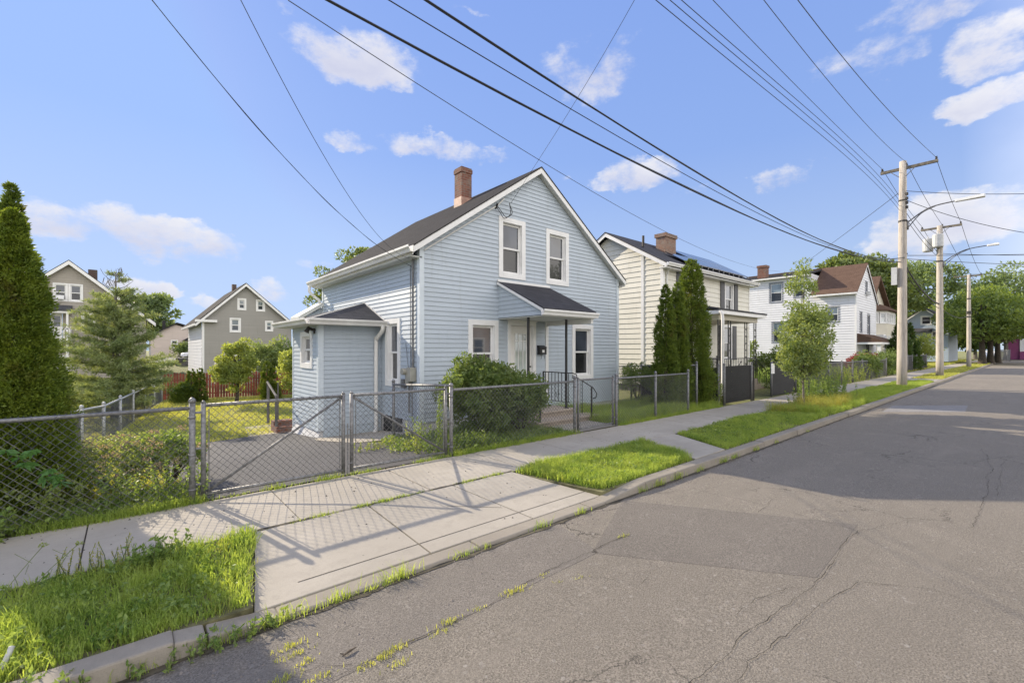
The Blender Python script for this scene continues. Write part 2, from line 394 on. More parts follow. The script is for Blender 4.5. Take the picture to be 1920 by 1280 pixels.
def woodpole():
    t = MT('weathered pole'); k = t.mix(t.noise(3, 6, .7, t.vec((6, 6, .35)), .35, .65), (.56, .51, .44), (.36, .32, .27))
    k = t.mix(t.noise(2, 5, .7, t.vec((10, 10, .8)), .55, .7), k, (.24, .20, .17)); t.col(k); t.rough(.9); t.bump(t.noise(8, 5, .7, t.vec((8, 8, .25))), .5, .01); return t.m
M['pole'] = woodpole()
M['arm_wood'] = simple('crossarm wood', (.26, .23, .18), .9, .3, 5, bump=.4)
M['lamp'] = simple('lamp head', (.62, .63, .62), .4, .05)
M['transf'] = simple('transformer', (.50, .51, .51), .4, .1)
M['redwood'] = simple('red fence stain', (.27, .062, .032), .75, .3, 3, bump=.2)
M['greywood'] = simple('grey weathered wood', (.16, .15, .14), .85, .2, 4, bump=.3)
M['solar'] = simple('solar panel', (.02, .025, .04), .12, .1)
M['shutter'] = simple('dark shutter', (.06, .062, .072), .5, .1)
M['vinyl_white'] = simple('van white', (.75, .76, .78), .3, .03)
M['pink'] = simple('magenta paint', (.24, .05, .15), .6, .1)
M['stem'] = simple('green stem', (.12, .16, .05), .8, .2)
M['pipe'] = simple('pale pipe', (.48, .48, .44), .6, .15, 20)
M['rubber'] = simple('tyre', (.02, .02, .02), .8)
def glass_mat(name, c, r=.04, spec=.9):
    t = MT(name); t.col(t.mix(t.noise(1.4, 2, .5, None, .4, .6), c, tuple(x * 1.7 for x in c))); t.rough(r); t.b.inputs['Specular IOR Level'].default_value = spec; t.b.inputs['Coat Weight'].default_value = .8; t.b.inputs['Coat Roughness'].default_value = .02
    return t.m
M['glass'] = glass_mat('dark window glass', (.035, .042, .055), .03, .6)
M['glass_low'] = glass_mat('screened window glass', (.018, .019, .021), .25, .35)
M['glass_blue'] = glass_mat('bluish glass', (.13, .16, .18))
M['glass_pale'] = glass_mat('curtained glass', (.32, .36, .36))
M['lf_grass'] = leaf_mat('grass blade', (.12, .20, .042), (.27, .33, .085), .5, 4, tcol=(1.9, 1.8, .85))
M['lf_drygrass'] = leaf_mat('dry grass blade', (.30, .27, .10), (.20, .22, .06), .45, 2)
M['lf_dark'] = leaf_mat('deep shade leaf', (.05, .088, .03), (.085, .13, .035), .35, .7)
M['lf_maple'] = leaf_mat('maple leaf', (.055, .10, .028), (.16, .21, .06), .38, 1.0)
M['lf_lawn'] = leaf_mat('lawn blade', (.24, .28, .075), (.32, .33, .11), .4, .8)
M['lf_arb'] = leaf_mat('arborvitae scale', (.048, .085, .020), (.12, .165, .03), .3, 9, .6)
M['lf_arbdark'] = leaf_mat('dark arborvitae scale', (.030, .058, .018), (.06, .10, .025), .25, 8, .6)
M['lf_arbbright'] = leaf_mat('bright arborvitae scale', (.045, .085, .015), (.145, .19, .028), .35, 9, .6)
M['lf_bush'] = leaf_mat('bush leaf', (.05, .10, .03), (.14, .18, .06), .36, 6, tcol=(1.9, 1.8, .8))
M['lf_tree'] = leaf_mat('tree leaf', (.085, .13, .05), (.15, .19, .075), .35, 1.2)
M['lf_young'] = leaf_mat('young tree leaf', (.125, .185, .07), (.20, .245, .11), .42, 3)
M['lf_yellow'] = leaf_mat('yellow green leaf', (.14, .19, .06), (.22, .26, .095), .5, 2)
M['lf_pine'] = leaf_mat('pine needle', (.12, .17, .085), (.21, .25, .12), .3, 1.0, .6)
M['lf_far'] = leaf_mat('far leaf', (0.117, 0.169, 0.078), (0.156, 0.208, 0.104), .35, .4)
M['lf_weed'] = leaf_mat('weed leaf', (.085, .15, .038), (.18, .235, .07), .42, 4, tcol=(1.9, 1.8, .85))
M['lf_vine'] = leaf_mat('vine leaf', (.05, .125, .035), (.07, .15, .04), .35, 4)
M['lf_pink'] = leaf_mat('pink bloom', (.46, .31, .24), (.36, .30, .17), .3, 6, tcol=(1.2, 1, .8))
M['lf_red'] = leaf_mat('red leaf', (.17, .03, .03), (.22, .05, .04), .4, 3, tcol=(1.5, 1, .8))

# ------------------------------------------------------------------ building helpers
def FY(y): return lambda u, z, o: (u, y - o, z)        # wall facing the street (-Y)
def FX(x): return lambda u, z, o: (x - o, u, z)        # wall facing -X
def FYb(y): return lambda u, z, o: (u, y + o, z)
def FXb(x): return lambda u, z, o: (x + o, u, z)
SR = random.Random(21)
def siding(mb, F, z0, z1, ex, ulim, ops=(), proj=.015):
    rows = []; z = z0
    cuts = sorted({c for op in ops for c in (op[2], op[3])})
    while z < z1 - 1e-4:
        zt = min(z + ex, z1); segs = [z] + [c for c in cuts if z + 1e-4 < c < zt - 1e-4] + [zt]
        for a, b in zip(segs, segs[1:]): rows.append((z, z + ex, a, b))
        z = z + ex
    for (zb, zt, a, b) in rows:
        oa = proj * (1 - (a - zb) / ex) + .002; ob = proj * (1 - (b - zb) / ex) + .002
        la, lb = ulim(a), ulim(b)
        if la[1] - la[0] <= 0 and lb[1] - lb[0] <= 0: continue
        m = (a + b) / 2
        iv = [(None, None)]
        xs = sorted([(op[0], op[1]) for op in ops if op[2] < m < op[3]])
        cur = 'L'; parts = []
        st = None
        for (p, q) in xs: parts.append((st, p)); st = q
        parts.append((st, None))
        for (p, q) in parts:
            a0 = la[0] if p is None else p; b0 = lb[0] if p is None else p
            a1 = la[1] if q is None else q; b1 = lb[1] if q is None else q
            if a1 <= a0: a0 = a1 = (a0 + a1) / 2
            if b1 <= b0: b0 = b1 = (b0 + b1) / 2
            mb.face([F(a0, a, oa), F(a1, a, oa), F(b1, b, ob), F(b0, b, ob)])
            if abs(a - zb) < 1e-5 and ex < .21 and a1 - a0 > .6 and SR.random() < (a1 - a0) / 5:
                q = SR.uniform(a0 + .15, a1 - .25)
                if q + .02 < b1 and q > b0: mb.face([F(q, a + .002, oa + .0025), F(q + .004, a + .002, oa - .004), F(q + .004, b - .002, ob - .004), F(q, b - .002, ob + .0025)])
            if abs(a - zb) < 1e-5: mb.face([F(a0, a, .002), F(a1, a, .002), F(a1, a, oa), F(a0, a, oa)])
def window(parent, F, u0, u1, z0, z1, tw=.11, depth=.09, glass='glass', low='glass_low', label=None, sash=True, trim='trim', name='window', grid=False):
    """u0..z1 is the clear opening"""
    m = MB()
    m.fbox(F, u0 - tw, u0, z0 - tw, z1 + tw, -.01, .032); m.fbox(F, u1, u1 + tw, z0 - tw, z1 + tw, -.01, .032)
    m.fbox(F, u0, u1, z1, z1 + tw, -.01, .030); m.fbox(F, u0, u1, z0 - tw, z0, -.01, .036)
    j = .012
    m.fbox(F, u0, u0 + j, z0, z1, -depth - .03, -.01); m.fbox(F, u1 - j, u1, z0, z1, -depth - .03, -.01)
    m.fbox(F, u0 + j, u1 - j, z1 - j, z1, -depth - .03, -.01); m.fbox(F, u0 + j, u1 - j, z0, z0 + j, -depth - .03, -.01)
    w = m.build(name, M[trim], parent)
    if label: w['label'] = label
    zm = (z0 + z1) / 2; s = min(.045, (u1 - u0) * .12)
    a, b = u0 + j, u1 - j
    f = MB()
    for (za, zb, d) in ((zm - .02, z1 - j, -.045), (z0 + j, zm + .02, -.07)) if sash else ((z0 + j, z1 - j, -.06),):
        d = d * depth / .09
        f.fbox(F, a, a + s, za, zb, d - .025, d); f.fbox(F, b - s, b, za, zb, d - .025, d)
        f.fbox(F, a + s, b - s, zb - s, zb, d - .025, d - .001); f.fbox(F, a + s, b - s, za, za + s, d - .025, d - .001)
    if grid:
        for k in range(1, 4): f.fbox(F, a + (b - a) * k / 4 - .01, a + (b - a) * k / 4 + .01, z0 + .05, z1 - .05, -.06, -.04)
    f.build('sash', M['trim'], w)
    if sash:
        g = MB(); g.fbox(F, a, b, zm, z1 - j, -depth - .0, -depth * .68); g.build('pane', M[glass], w)
        g = MB(); g.fbox(F, a, b, z0 + j, zm, -depth - .02, -depth * .95); g.build('pane', M[low], w)
    else:
        g = MB(); g.fbox(F, a, b, z0 + j, z1 - j, -depth - .02, -depth * .8); g.build('pane', M[glass], w)
    return w
def opening(u0, u1, z0, z1, e=.02): return (u0 - e, u1 + e, z0 - e, z1 + e)
def ssub(V):  # smooth spline through points
    V = [Vector(v) for v in V]; out = []
    for i in range(len(V) - 1):
        p0 = V[max(i - 1, 0)]; p1 = V[i]; p2 = V[i + 1]; p3 = V[min(i + 2, len(V) - 1)]
        for k in range(8):
            t = k / 8
            out.append(.5 * ((2 * p1) + (-p0 + p2) * t + (2 * p0 - 5 * p1 + 4 * p2 - p3) * t * t + (-p0 + 3 * p1 - 3 * p2 + p3) * t ** 3))
    out.append(V[-1]); return out
def gutter(mb, p0, p1, out, w=.11, h=.12):
    """K-style gutter: profile swept p0->p1, out = horizontal unit vector away from wall; p on top back edge"""
    p0 = Vector(p0); p1 = Vector(p1); o = Vector(out); up = Vector((0, 0, 1))
    prof = [(0, 0), (0, -h), (w * .6, -h), (w * .72, -h * .6), (w, -h * .3), (w, 0), (w - .012, 0), (w - .012, -h * .26), (w * .6, -h * .85), (.012, -h * .9), (.012, 0)]
    mb.extr([p0 + o * a + up * b for a, b in prof], p1 - p0)

# ------------------------------------------------------------------ vegetation helpers
rng = np.random.default_rng(11)
def unit(v): return v / np.maximum(np.linalg.norm(v, axis=1, keepdims=True), 1e-9)
def leafquads(P, D, L, Wd, rg=rng, bend=0):
    n = len(P); D = unit(D)
    S = unit(np.cross(D, rg.normal(size=(n, 3))))
    L = np.broadcast_to(L, (n,))[:, None]; Wd = np.broadcast_to(Wd, (n,))[:, None]
    V = np.stack([P, P + D * L * .45 + S * Wd * .5, P + D * L, P + D * L * .45 - S * Wd * .5], 1).reshape(-1, 3)
    F = np.arange(n * 4).reshape(n, 4)
    return V, F
def grass_mesh(XY, z, h, w, lean=.35, rg=rng):
    n = len(XY); h = np.broadcast_to(h, (n,)); w = np.broadcast_to(w, (n,))
    B = np.column_stack([XY, np.broadcast_to(z, (n,))])
    a = rg.uniform(0, 2 * math.pi, n); sx, sy = np.cos(a), np.sin(a)
    la = rg.uniform(0, 2 * math.pi, n); lm = np.abs(rg.normal(0, lean, n)) * h
    lx, ly = np.cos(la) * lm, np.sin(la) * lm
    side = np.column_stack([sx, sy, np.zeros(n)]) * w[:, None] * .5
    mid = B + np.column_stack([lx * .35, ly * .35, h * .6]); tip = B + np.column_stack([lx, ly, h * .92])
    V = np.stack([B - side, B + side, mid + side * .75, mid - side * .75, tip], 1).reshape(-1, 3)
    b = np.arange(n) * 5
    return V, np.column_stack([b, b + 1, b + 2, b + 3]), np.column_stack([b + 3, b + 2, b + 4])
def inpoly(P, poly):
    x, y = P[:, 0], P[:, 1]; c = np.zeros(len(P), bool); m = len(poly)
    for i in range(m):
        x0, y0 = poly[i][:2]; x1, y1 = poly[(i + 1) % m][:2]
        k = ((y0 > y) != (y1 > y)) & (x < (x1 - x0) * (y - y0) / (y1 - y0 + 1e-12) + x0); c ^= k
    return c
def vnoise(P, s, seed=0):
    """cheap smooth 2D noise -1..1"""
    r = np.random.default_rng(seed); out = 0
    for k in range(5):
        a = r.uniform(0, 6.28); f = s * r.uniform(.6, 1.7)
        out = out + np.sin((P[:, 0] * math.cos(a) + P[:, 1] * math.sin(a)) * f + r.uniform(0, 6.28) + 1.3 * np.sin(P[:, 1] * f * .7 + k))
    return out / 5
def grass_area(name, label, poly, n, h, w, mat, zfun=None, lean=.4, tuft=.5, seed=1, kind='stuff', cat='grass'):
    rg = np.random.default_rng(seed); p = np.array([q[:2] for q in poly]); lo, hi = p.min(0), p.max(0)
    XY = rg.uniform(lo, hi, (int(n * 2.2), 2)); XY = XY[inpoly(XY, poly)][:n]
    # gather into tufts
    T = XY[rg.integers(0, len(XY), max(1, len(XY) // 26))]
    k = rg.random(len(XY)) < tuft; XY[k] = (T[rg.integers(0, len(T), k.sum())] + rg.normal(0, .03, (k.sum(), 2)))
    XY = XY[inpoly(XY, poly)]
    XY = XY[vnoise(XY, 3.1, seed + 5) * .8 + vnoise(XY, 11, seed + 6) * .5 > (-.42 if 'verge' in name else -.62) + rg.uniform(-.3, .3, len(XY))] + 0
    XY = XY + rg.normal(0, min(.02, h * .25), XY.shape)
    nn = vnoise(XY, 2.2, seed); hh = h * (.72 + .62 * nn + .25 * vnoise(XY, 9, seed + 1) + rg.uniform(-.3, .55, len(XY))); hh = np.maximum(hh, h * .2)
    z = np.array([zfun(a, b) for a, b in XY]) if zfun else .1
    V, F, G = grass_mesh(XY, z, hh, w * rg.uniform(.6, 1.3, len(XY)), lean, rg)
    o = npmesh(name, V, [F, G], M[mat]); return setp(o, label, cat, None, kind)
def leafblob(c, r, n, L, rg, up=.3, shell=.55, sq=(1, 1, 1), asp=.5):
    d = unit(rg.normal(size=(n, 3))); rr = rg.uniform(shell, 1, (n, 1)) ** .7
    P = np.array(c) + d * rr * r * np.array(sq)
    D = d * .5 + rg.normal(size=(n, 3)) * .8 + np.array([0, 0, up])
    return leafquads(P, D, L * rg.uniform(.7, 1.3, n), L * asp * rg.uniform(.7, 1.3, n), rg)
def merge(parts):
    Vs, Fs, off = [], {}, 0
    for p in parts:
        V, FF = p[0], p[1:]
        Vs.append(V)
        for f in FF: Fs.setdefault(f.shape[1], []).append(f + off)
        off += len(V)
    return np.concatenate(Vs), [np.concatenate(v) for v in Fs.values()]
def tree(name, label, cat, base, h, cz0, R, nclus, per, L, mat, bark='bark', trunk_r=.2, seed=1, group=None, lobes=None, asp=.55, clr=None, topz=None):
    """broadleaf tree: tapered trunk, limbs that reach the leaf clumps"""
    rg = np.random.default_rng(seed); rd = random.Random(seed)
    t = thing(name, label, cat, base, group); b = Vector(base)
    if lobes is None: lobes = [((0, 0, (cz0 + h) / 2), (R, R, (h - cz0) / 2))]
    mb = MB(); sp = cz0 + (h - cz0) * .3
    ax = Vector((rd.uniform(-.2, .2), rd.uniform(-.2, .2), h * .8)); pts = [b + Vector((0, 0, -.1)), b + Vector((ax.x * .2, ax.y * .2, cz0 * .5)), b + Vector((ax.x * .5, ax.y * .5, sp)), b + ax]
    mb.tube(ssub(pts), [trunk_r * (1.25 if i == 0 else 1) * (1 - .92 * (i / 24) ** .9) for i in range(25)], 8)
    parts = []
    vol = np.array([l[1][0] * l[1][1] * l[1][2] for l in lobes]); pr = vol / vol.sum()
    for i in range(nclus):
        c, r = lobes[rg.choice(len(lobes), p=pr)]
        d = unit(rg.normal(size=(1, 3)))[0]; k = rg.uniform(.35, 1) ** .5
        cc = np.array(c) + d * k * np.array(r) * .92; cc[2] = max(cc[2], cz0)
        cr = (clr or R * .24) * rg.uniform(.6, 1.35)
        parts.append(leafblob(np.array(base) + cc, cr, int(per * rg.uniform(.6, 1.3)), L, rg, sq=(1.15, 1.15, .75), asp=asp))
        if i % 3 == 0:
            f = rg.uniform(.25, .8); s0 = b + Vector((ax.x * f * .6, ax.y * f * .6, max(cz0 * .8, min(cc[2] * .75, h * .75)))); e = b + Vector(cc)
            mid = (s0 + e) / 2 + Vector((0, 0, -.06 * (e - s0).length)); rr = trunk_r * .32 * (1 - .5 * s0.z / (b.z + h) if h else 1)
            mb.tube([s0, mid, e], [rr, rr * .6, rr * .15], 5)
    mb.build('trunk', M[bark], t, smooth=True)
    V, F = merge(parts); npmesh('crown', V, F, M[mat], t)
    return t
def arborvitae(label, base, h, r, mat, seed, nl=700, per=34, L=.07, group=None, name='arborvitae', skew=(0, 0), pw=.8, waist=.10):
    rg = np.random.default_rng(seed); t = thing(name, label, 'arborvitae', base, group)
    b = np.array(base); m = MB(); m.tube([Vector(base) - Vector((0, 0, .05)), Vector(base) + Vector((skew[0] * .9, skew[1] * .9, h * .9))], [r * .1 + .03, .01], 7); m.build('trunk', M['bark'], t)
    tt = np.linspace(0, 1, 200); prof = np.minimum(1, ((tt + .02) / waist) ** .4) * (1 - tt) ** pw * (1 + .06 * np.sin(tt * 17 + seed)) + .02
    cdf = np.cumsum(prof + .08); cdf /= cdf[-1]
    T = np.interp(rg.random(nl), cdf, tt); A = rg.uniform(0, 2 * math.pi, nl)
    rad_ = np.interp(T, tt, prof) * r * rg.uniform(.62, 1.1, nl) * (1 + .10 * np.sin(A * 3 + T * 9 + seed) + .07 * np.sin(A * 7 - T * 15))
    C = b + np.column_stack([np.cos(A) * rad_ + skew[0] * T, np.sin(A) * rad_ + skew[1] * T, T * h])
    out = np.column_stack([np.cos(A), np.sin(A), np.full(nl, .75)])
    idx = np.repeat(np.arange(nl), per); n = len(idx)
    sz = .085 * (r / .55) ** .8
    tap = (1.05 - T[idx])[:, None] ** .4
    P = C[idx] + rg.normal(size=(n, 3)) * np.array([sz * .55, sz * .55, sz * .8]) * tap; P[:, 2] = np.maximum(P[:, 2], b[2] + .01)
    D = out[idx] + rg.normal(size=(n, 3)) * .55
    V, F = leafquads(P, D, L * rg.uniform(.6, 1.5, n), L * .42 * rg.uniform(.7, 1.3, n), rg)
    npmesh('crown', V, [F], M[mat], t); return t
def bush(name, label, cat, base, rx, ry, h, nc, per, L, mat, seed=1, group=None, stems=8, asp=.5, extra=None, cl=.16, flat=.0):
    rg = np.random.default_rng(seed); t = thing(name, label, cat, base, group); b = np.array(base); mb = MB(); parts = []
    for i in range(nc):
        d = unit(rg.normal(size=(1, 3)))[0]; d[2] = abs(d[2]) if rg.random() < .8 else d[2]
        k = rg.uniform(.3, 1) ** .45 * (.88 + .2 * math.sin(d[0] * 5 + seed) * math.sin(d[1] * 6 + d[2] * 4) + rg.normal(0, .07))
        c = b + np.array([d[0] * rx * k, d[1] * ry * k, h * .48 + d[2] * h * .5 * k]); c[2] = max(c[2], b[2] + .08)
        parts.append(leafblob(c, cl * rg.uniform(.6, 1.4), int(per * rg.uniform(.6, 1.3)), L, rg, up=.5, asp=asp))
        if i < stems: mb.tube([Vector(base), Vector((b + c) / 2 + np.array([0, 0, .05])), Vector(c)], [.014, .010, .004], 5)
    if stems: mb.build('stem', M['bark'], t)
    V, F = merge(parts); npmesh('foliage', V, F, M[mat], t)
    if extra:
        n, mt, LL = extra; parts = []
        for i in range(n):
            d = unit(rg.normal(size=(1, 3)))[0]; d[2] = abs(d[2])
            c = b + np.array([d[0] * rx * 1.02, d[1] * ry * 1.02, h * .5 + d[2] * h * .53]); parts.append(leafblob(c, .035, 14, LL, rg, up=.8, sq=(1.2, 1.2, .4)))
        V, F = merge(parts); npmesh('blossom', V, F, M[mt], t)
    return t
def weed(label, pts, h, n, L, mat, seed, spread=.12, name='weed_clump', group=None):
    """a clump of leafy stems; pts = list of base points"""
    rg = np.random.default_rng(seed); t = thing(name, label, 'weeds', pts[0], group); mb = MB(); P = []; D = []
    for p in pts:
        p = np.array(p)
        for i in range(n):
            q = p + np.array([rg.normal(0, spread), rg.normal(0, spread * .5), 0]); hh = h * rg.uniform(.5, 1.2)
            tip = q + np.array([rg.normal(0, .2) * hh, rg.normal(0, .2) * hh, hh]); mid = (q + tip) / 2 + rg.normal(0, .04, 3) * hh
            mb.tube([q, mid, tip], [.004, .003, .0015], 3, False)
            k = max(4, int(hh / L * 4.5)); f = rg.random(k)[:, None]
            P.append(q + (tip - q) * f + rg.normal(0, L * .15, (k, 3))); D.append(rg.normal(size=(k, 3)) + np.array([0, 0, .35]))
    mb.build('stem', M['stem'], t)
    P = np.concatenate(P); D = np.concatenate(D)
    V, F = leafquads(P, D, L * rg.uniform(.6, 1.3, len(P)), L * .5, rg); npmesh('foliage', V, [F], M[mat], t); return t

# ================================================================== SETTING
KY = 3.16     # kerb outer top edge
def structure(mb, name, mat, **k): return setp(mb.build(name, M[mat], None, **k), kind='structure')
# ground sheet to the horizon
xs = [-400, -60, -20, -10, -4, 0, 3, 6, 9, 11.5, 12.5, 13.5, 14.5, 20, 40, 80, 140, 600]
ys = [-500, -60, -20, 3.19, 3.2, 4.62, 4.63, 5.9, 7, 8.6, 9.5, 11, 13, 15, 20, 30, 38, 48, 54, 60, 75, 90, 140, 600]
mb = MB(); idx = {}
for i, x in enumerate(xs):
    for j, y in enumerate(ys):
        z = -.03 if y < 4.625 else (.075 if y <= 5.9 else zg(x, y) - .012)
        idx[i, j] = len(mb.v); mb.v.append((x, y, z))
for i in range(len(xs) - 1):
    for j in range(len(ys) - 1): mb.f.append((idx[i, j], idx[i + 1, j], idx[i + 1, j + 1], idx[i, j + 1]))
def ground_mat():
    t = MT('ground earth and turf'); k = t.mix(t.noise(.8, 6, .65), (.17, .19, .055), (.23, .225, .085)); k = t.mix(t.noise(5, 5, .7, None, .5, .75), k, (.10, .085, .05))
    t.col(k); t.rough(.95); t.bump(t.noise(25, 5, .8), .8, .03); return t.m
M['ground'] = ground_mat(); structure(mb, 'ground', 'ground')
mb = MB(); X = np.linspace(-60, 160, 111)
for i in range(110):
    a, b = X[i], X[i + 1]
    for (y0, y1, z0, z1) in ((-3.9, -.2, .045, .045), (-.2, 1.2, .045, .04), (1.2, 2.6, .04, .018), (2.6, 3.17, .018, 0)):
        mb.face([(a, y0, z0), (b, y0, z0), (b, y1, z1), (a, y1, z1)])
    mb.face([(a, -8, 0), (b, -8, 0), (b, -3.9, .045), (a, -3.9, .045)])
structure(mb, 'road', 'asphalt')
def rz(y): return float(np.interp(y, [-3.9, -.2, 1.2, 2.6, 3.17], [.045, .045, .04, .018, 0]))
def on_road(pts, dz):
    out = []
    for (px, py) in pts:
        x, y, _ = gp(px, py, .02)
        for _ in range(4): x, y, _ = gp(px, py, rz(y))
        out.append((x, y, rz(y) + dz))
    return out
def sheet(pts, name, mat, sub=10):
    """quad sheet draped on the road"""
    a, b, c, d = [Vector(p) for p in pts]; mb = MB()
    def P(u, v):
        p = (a.lerp(b, u)).lerp(d.lerp(c, u), v); return (p.x, p.y, rz(p.y) + pts[0][2] - rz(pts[0][1]))
    for i in range(sub):
        for j in range(sub): mb.face([P(i / sub, j / sub), P((i + 1) / sub, j / sub), P((i + 1) / sub, (j + 1) / sub), P(i / sub, (j + 1) / sub)])
    return structure(mb, name, mat)
sheet([(x, y, rz(y) + .0015) for x, y in ((4.35, 3.1), (5.42, 1.12), (3.92, 1.06), (3.0, 2.45))], 'road_patch', 'asphalt_patch')
sheet([(x, y, rz(y) + .0015) for x, y in ((18.0, 2.85), (19.56, 1.31), (17.39, 1.22), (15.9, 2.75))], 'road_patch', 'asphalt_pale')
sheet([(x, y, rz(y) + .0015) for x, y in ((-.4, 3.15), (3.3, 3.15), (3.05, 2.42), (-.2, 2.36))], 'road_patch', 'asphalt_strip')
def ribbon(mb, pts, w, seed=0, jag=.02, z0=None):
    rd = random.Random(seed); P = []; off = 0
    for (a, b) in zip(pts, pts[1:]):
        L = math.dist(a[:2], b[:2]); n = max(2, int(L / .035)); ux, uy = (b[0] - a[0]) / L, (b[1] - a[1]) / L
        for k in range(n):
            off = off * .93 + rd.gauss(0, jag * .45); P.append((a[0] + (b[0] - a[0]) * k / n - uy * off, a[1] + (b[1] - a[1]) * k / n + ux * off))
    P.append(pts[-1][:2])
    def Z(y): return (rz(min(y, 3.15)) if pts[0][1] < 3.3 else .1) + .0065
    ws = [w * (.35 + .65 * abs(math.sin(i * .37 + seed) * math.sin(i * .11 + 1))) * rd.uniform(.6, 1.2) for i in range(len(P))]; vs = []
    for i, p in enumerate(P):
        a, b = P[max(i - 1, 0)], P[min(i + 1, len(P) - 1)]; d = Vector((b[0] - a[0], b[1] - a[1], 0)); d = d.normalized() if d.length else Vector((1, 0, 0))
        vs.append(((p[0] + d.y * ws[i], p[1] - d.x * ws[i]), (p[0] - d.y * ws[i], p[1] + d.x * ws[i])))
    for (a, b) in zip(vs, vs[1:]): mb.face([(*q, Z(q[1])) for q in (a[0], b[0], b[1], a[1])])
mb = MB()
for i, (p, w) in enumerate([([(1183, 1001), (1040, 1065), (896, 1142), (758, 1209), (629, 1276), (560, 1310)], .007), ([(1605, 995), (1520, 1097), (1400, 1190), (1330, 1262), (1290, 1300)], .006),
        ([(1605, 1090), (1520, 1160), (1420, 1250), (1390, 1290)], .005), ([(1600, 1090), (1750, 1108), (1900, 1150)], .004), ([(1195, 930), (1300, 918), (1410, 940), (1605, 995)], .005),
        ([(1605, 995), (1700, 975), (1800, 978)], .004), ([(1820, 990), (1850, 930), (1860, 880), (1840, 840)], .006), ([(1870, 930), (1880, 860)], .004), ([(660, 1245), (600, 1240), (570, 1260)], .004),
        ([(1100, 1080), (1200, 1100), (1230, 1060)], .003), ([(1420, 960), (1455, 930)], .004), ([(1380, 1150), (1420, 1120), (1520, 1097)], .004)]):
    ribbon(mb, [q[:2] for q in on_road(p, 0)], w * .5, i, .014)
structure(mb, 'road_cracks', 'crack')
mb = MB()
for q in ([(-40, 3.3), (.62, 3.3), (.87, 4.6), (-40, 4.6)], [(4.22, 3.3), (6.5, 3.3), (7.1, 4.6), (3.94, 4.6)], [(7.5, 3.3), (31.5, 3.3), (31.5, 4.6), (8.15, 4.6)], [(34.2, 3.3), (49, 3.3), (49, 4.6), (34.2, 4.6)], [(51.5, 3.3), (140, 3.3), (140, 4.6), (51.5, 4.6)]):
    mb.hexa([(x, y, -.05) for x, y in q] + [(x, y, .08) for x, y in q])
M['verge'] = simple('verge soil and thatch', (.17, .16, .075), .95, .35, 7, bump=.7, bscale=30)
structure(mb, 'verge', 'verge')
# kerb: stones with joints, low across the two crossings
mb = MB(); rd = random.Random(3); x = -6
while x < 110:
    L = rd.uniform(1.4, 2.1) if x < 40 else 6
    mid = x + L / 2; dz = rd.uniform(-.008, .008); dy = rd.uniform(-.012, .012)
    def kz(q):
        if .75 < q < 4.1: return .028
        if 4.1 <= q < 4.9: return .028 + (q - 4.1) / .8 * .07
        if .2 < q <= .75: return .028 + (.75 - q) / .55 * .06
        return .098
    if mid < 100:
        cs = [c for c in (.2, .75, 4.1, 4.9) if x < c < x + L]
        for a, b in zip([x] + cs, cs + [x + L]):
            b2 = b - (.012 if b == x + L else 0)
            za, zb = kz(a + .001) + dz, kz(b - .001) + dz
            y0, y1 = KY - .01 + dy, KY + .15 + dy
            mb.hexa([(a, y0 - .02, -.05), (b2, y0 - .02, -.05), (b2, y1, -.05), (a, y1, -.05), (a, y0, za), (b2, y0, zb), (b2, y1, zb), (a, y1, za)])
    x += L
structure(mb, 'kerb', 'kerb', bevel=.012)
# sidewalk slabs with open joints
mb = MB(); rd = random.Random(5)
sj = [-12, -9.4, -7.9, -6.4, -4.9, -3.4, -1.9, -.28, 1.28, 2.72, 4.2, 5.5, 6.6, 8.15, 9.6, 11.1, 12.6]
while sj[-1] < 100: sj.append(sj[-1] + (1.5 if sj[-1] < 40 else 3))
for a, b in zip(sj, sj[1:]):
    z = .1 + rd.uniform(-.004, .004)
    mb.hexa([(a + .005, 4.62, 0), (b - .005, 4.62, 0), (b - .005, 5.86, 0), (a + .005, 5.86, 0), (a + .005, 4.62, z), (b - .005, 4.62, z + rd.uniform(-.003, .003)), (b - .005, 5.86, z), (a + .005, 5.86, z)])
structure(mb, 'sidewalk', 'concrete', bevel=.006)
mb = MB(); mb.box(-12, 100, 4.58, 5.9, 0, .088); structure(mb, 'sidewalk_joints', 'joint')
# driveway crossing (three slabs) falling to the kerb, and the footpath strip
mb = MB()
def slab(mb, q, zf, t=.06):
    b = [(x, y, zf(x, y) - t) for x, y in q]; mb.hexa(b + [(x, y, zf(x, y)) for x, y in q])
az_ = lambda x, y: .1 - (4.6 - y) / 1.28 * .068
for (a0, a1, b0, b1) in ((.63, 1.94, .88, 1.93), (1.955, 3.13, 1.945, 3.0), (3.145, 4.22, 3.015, 3.94)):
    slab(mb, [(a0, 3.325), (a1, 3.325), (b1, 4.6), (b0, 4.6)], az_)
structure(mb, 'driveway_crossing', 'concrete', bevel=.005)
mb = MB(); slab(mb, [(6.5, 3.33), (7.5, 3.33), (8.15, 4.6), (7.1, 4.6)], lambda x, y: .102); structure(mb, 'footpath', 'concrete', bevel=.005)
mb = MB(); slab(mb, [(31.5, 3.33), (34.2, 3.33), (34.2, 4.6), (31.5, 4.6)], lambda x, y: .098); slab(mb, [(49, 3.33), (51.5, 3.33), (51.5, 4.6), (49, 4.6)], lambda x, y: .098); structure(mb, 'footpath', 'concrete', bevel=.005)
mb = MB()
ribbon(mb, [(.9, 4.61), (2.3, 4.61), (3.95, 4.61)], .022, 4, .008); ribbon(mb, [(1.9, 4.5), (2.0, 4.6)], .003, 6, .001)
structure(mb, 'joint_soil', 'joint')
mb = MB(); z = lambda y: .1 - (4.6 - y) / 1.28 * .068 + .002
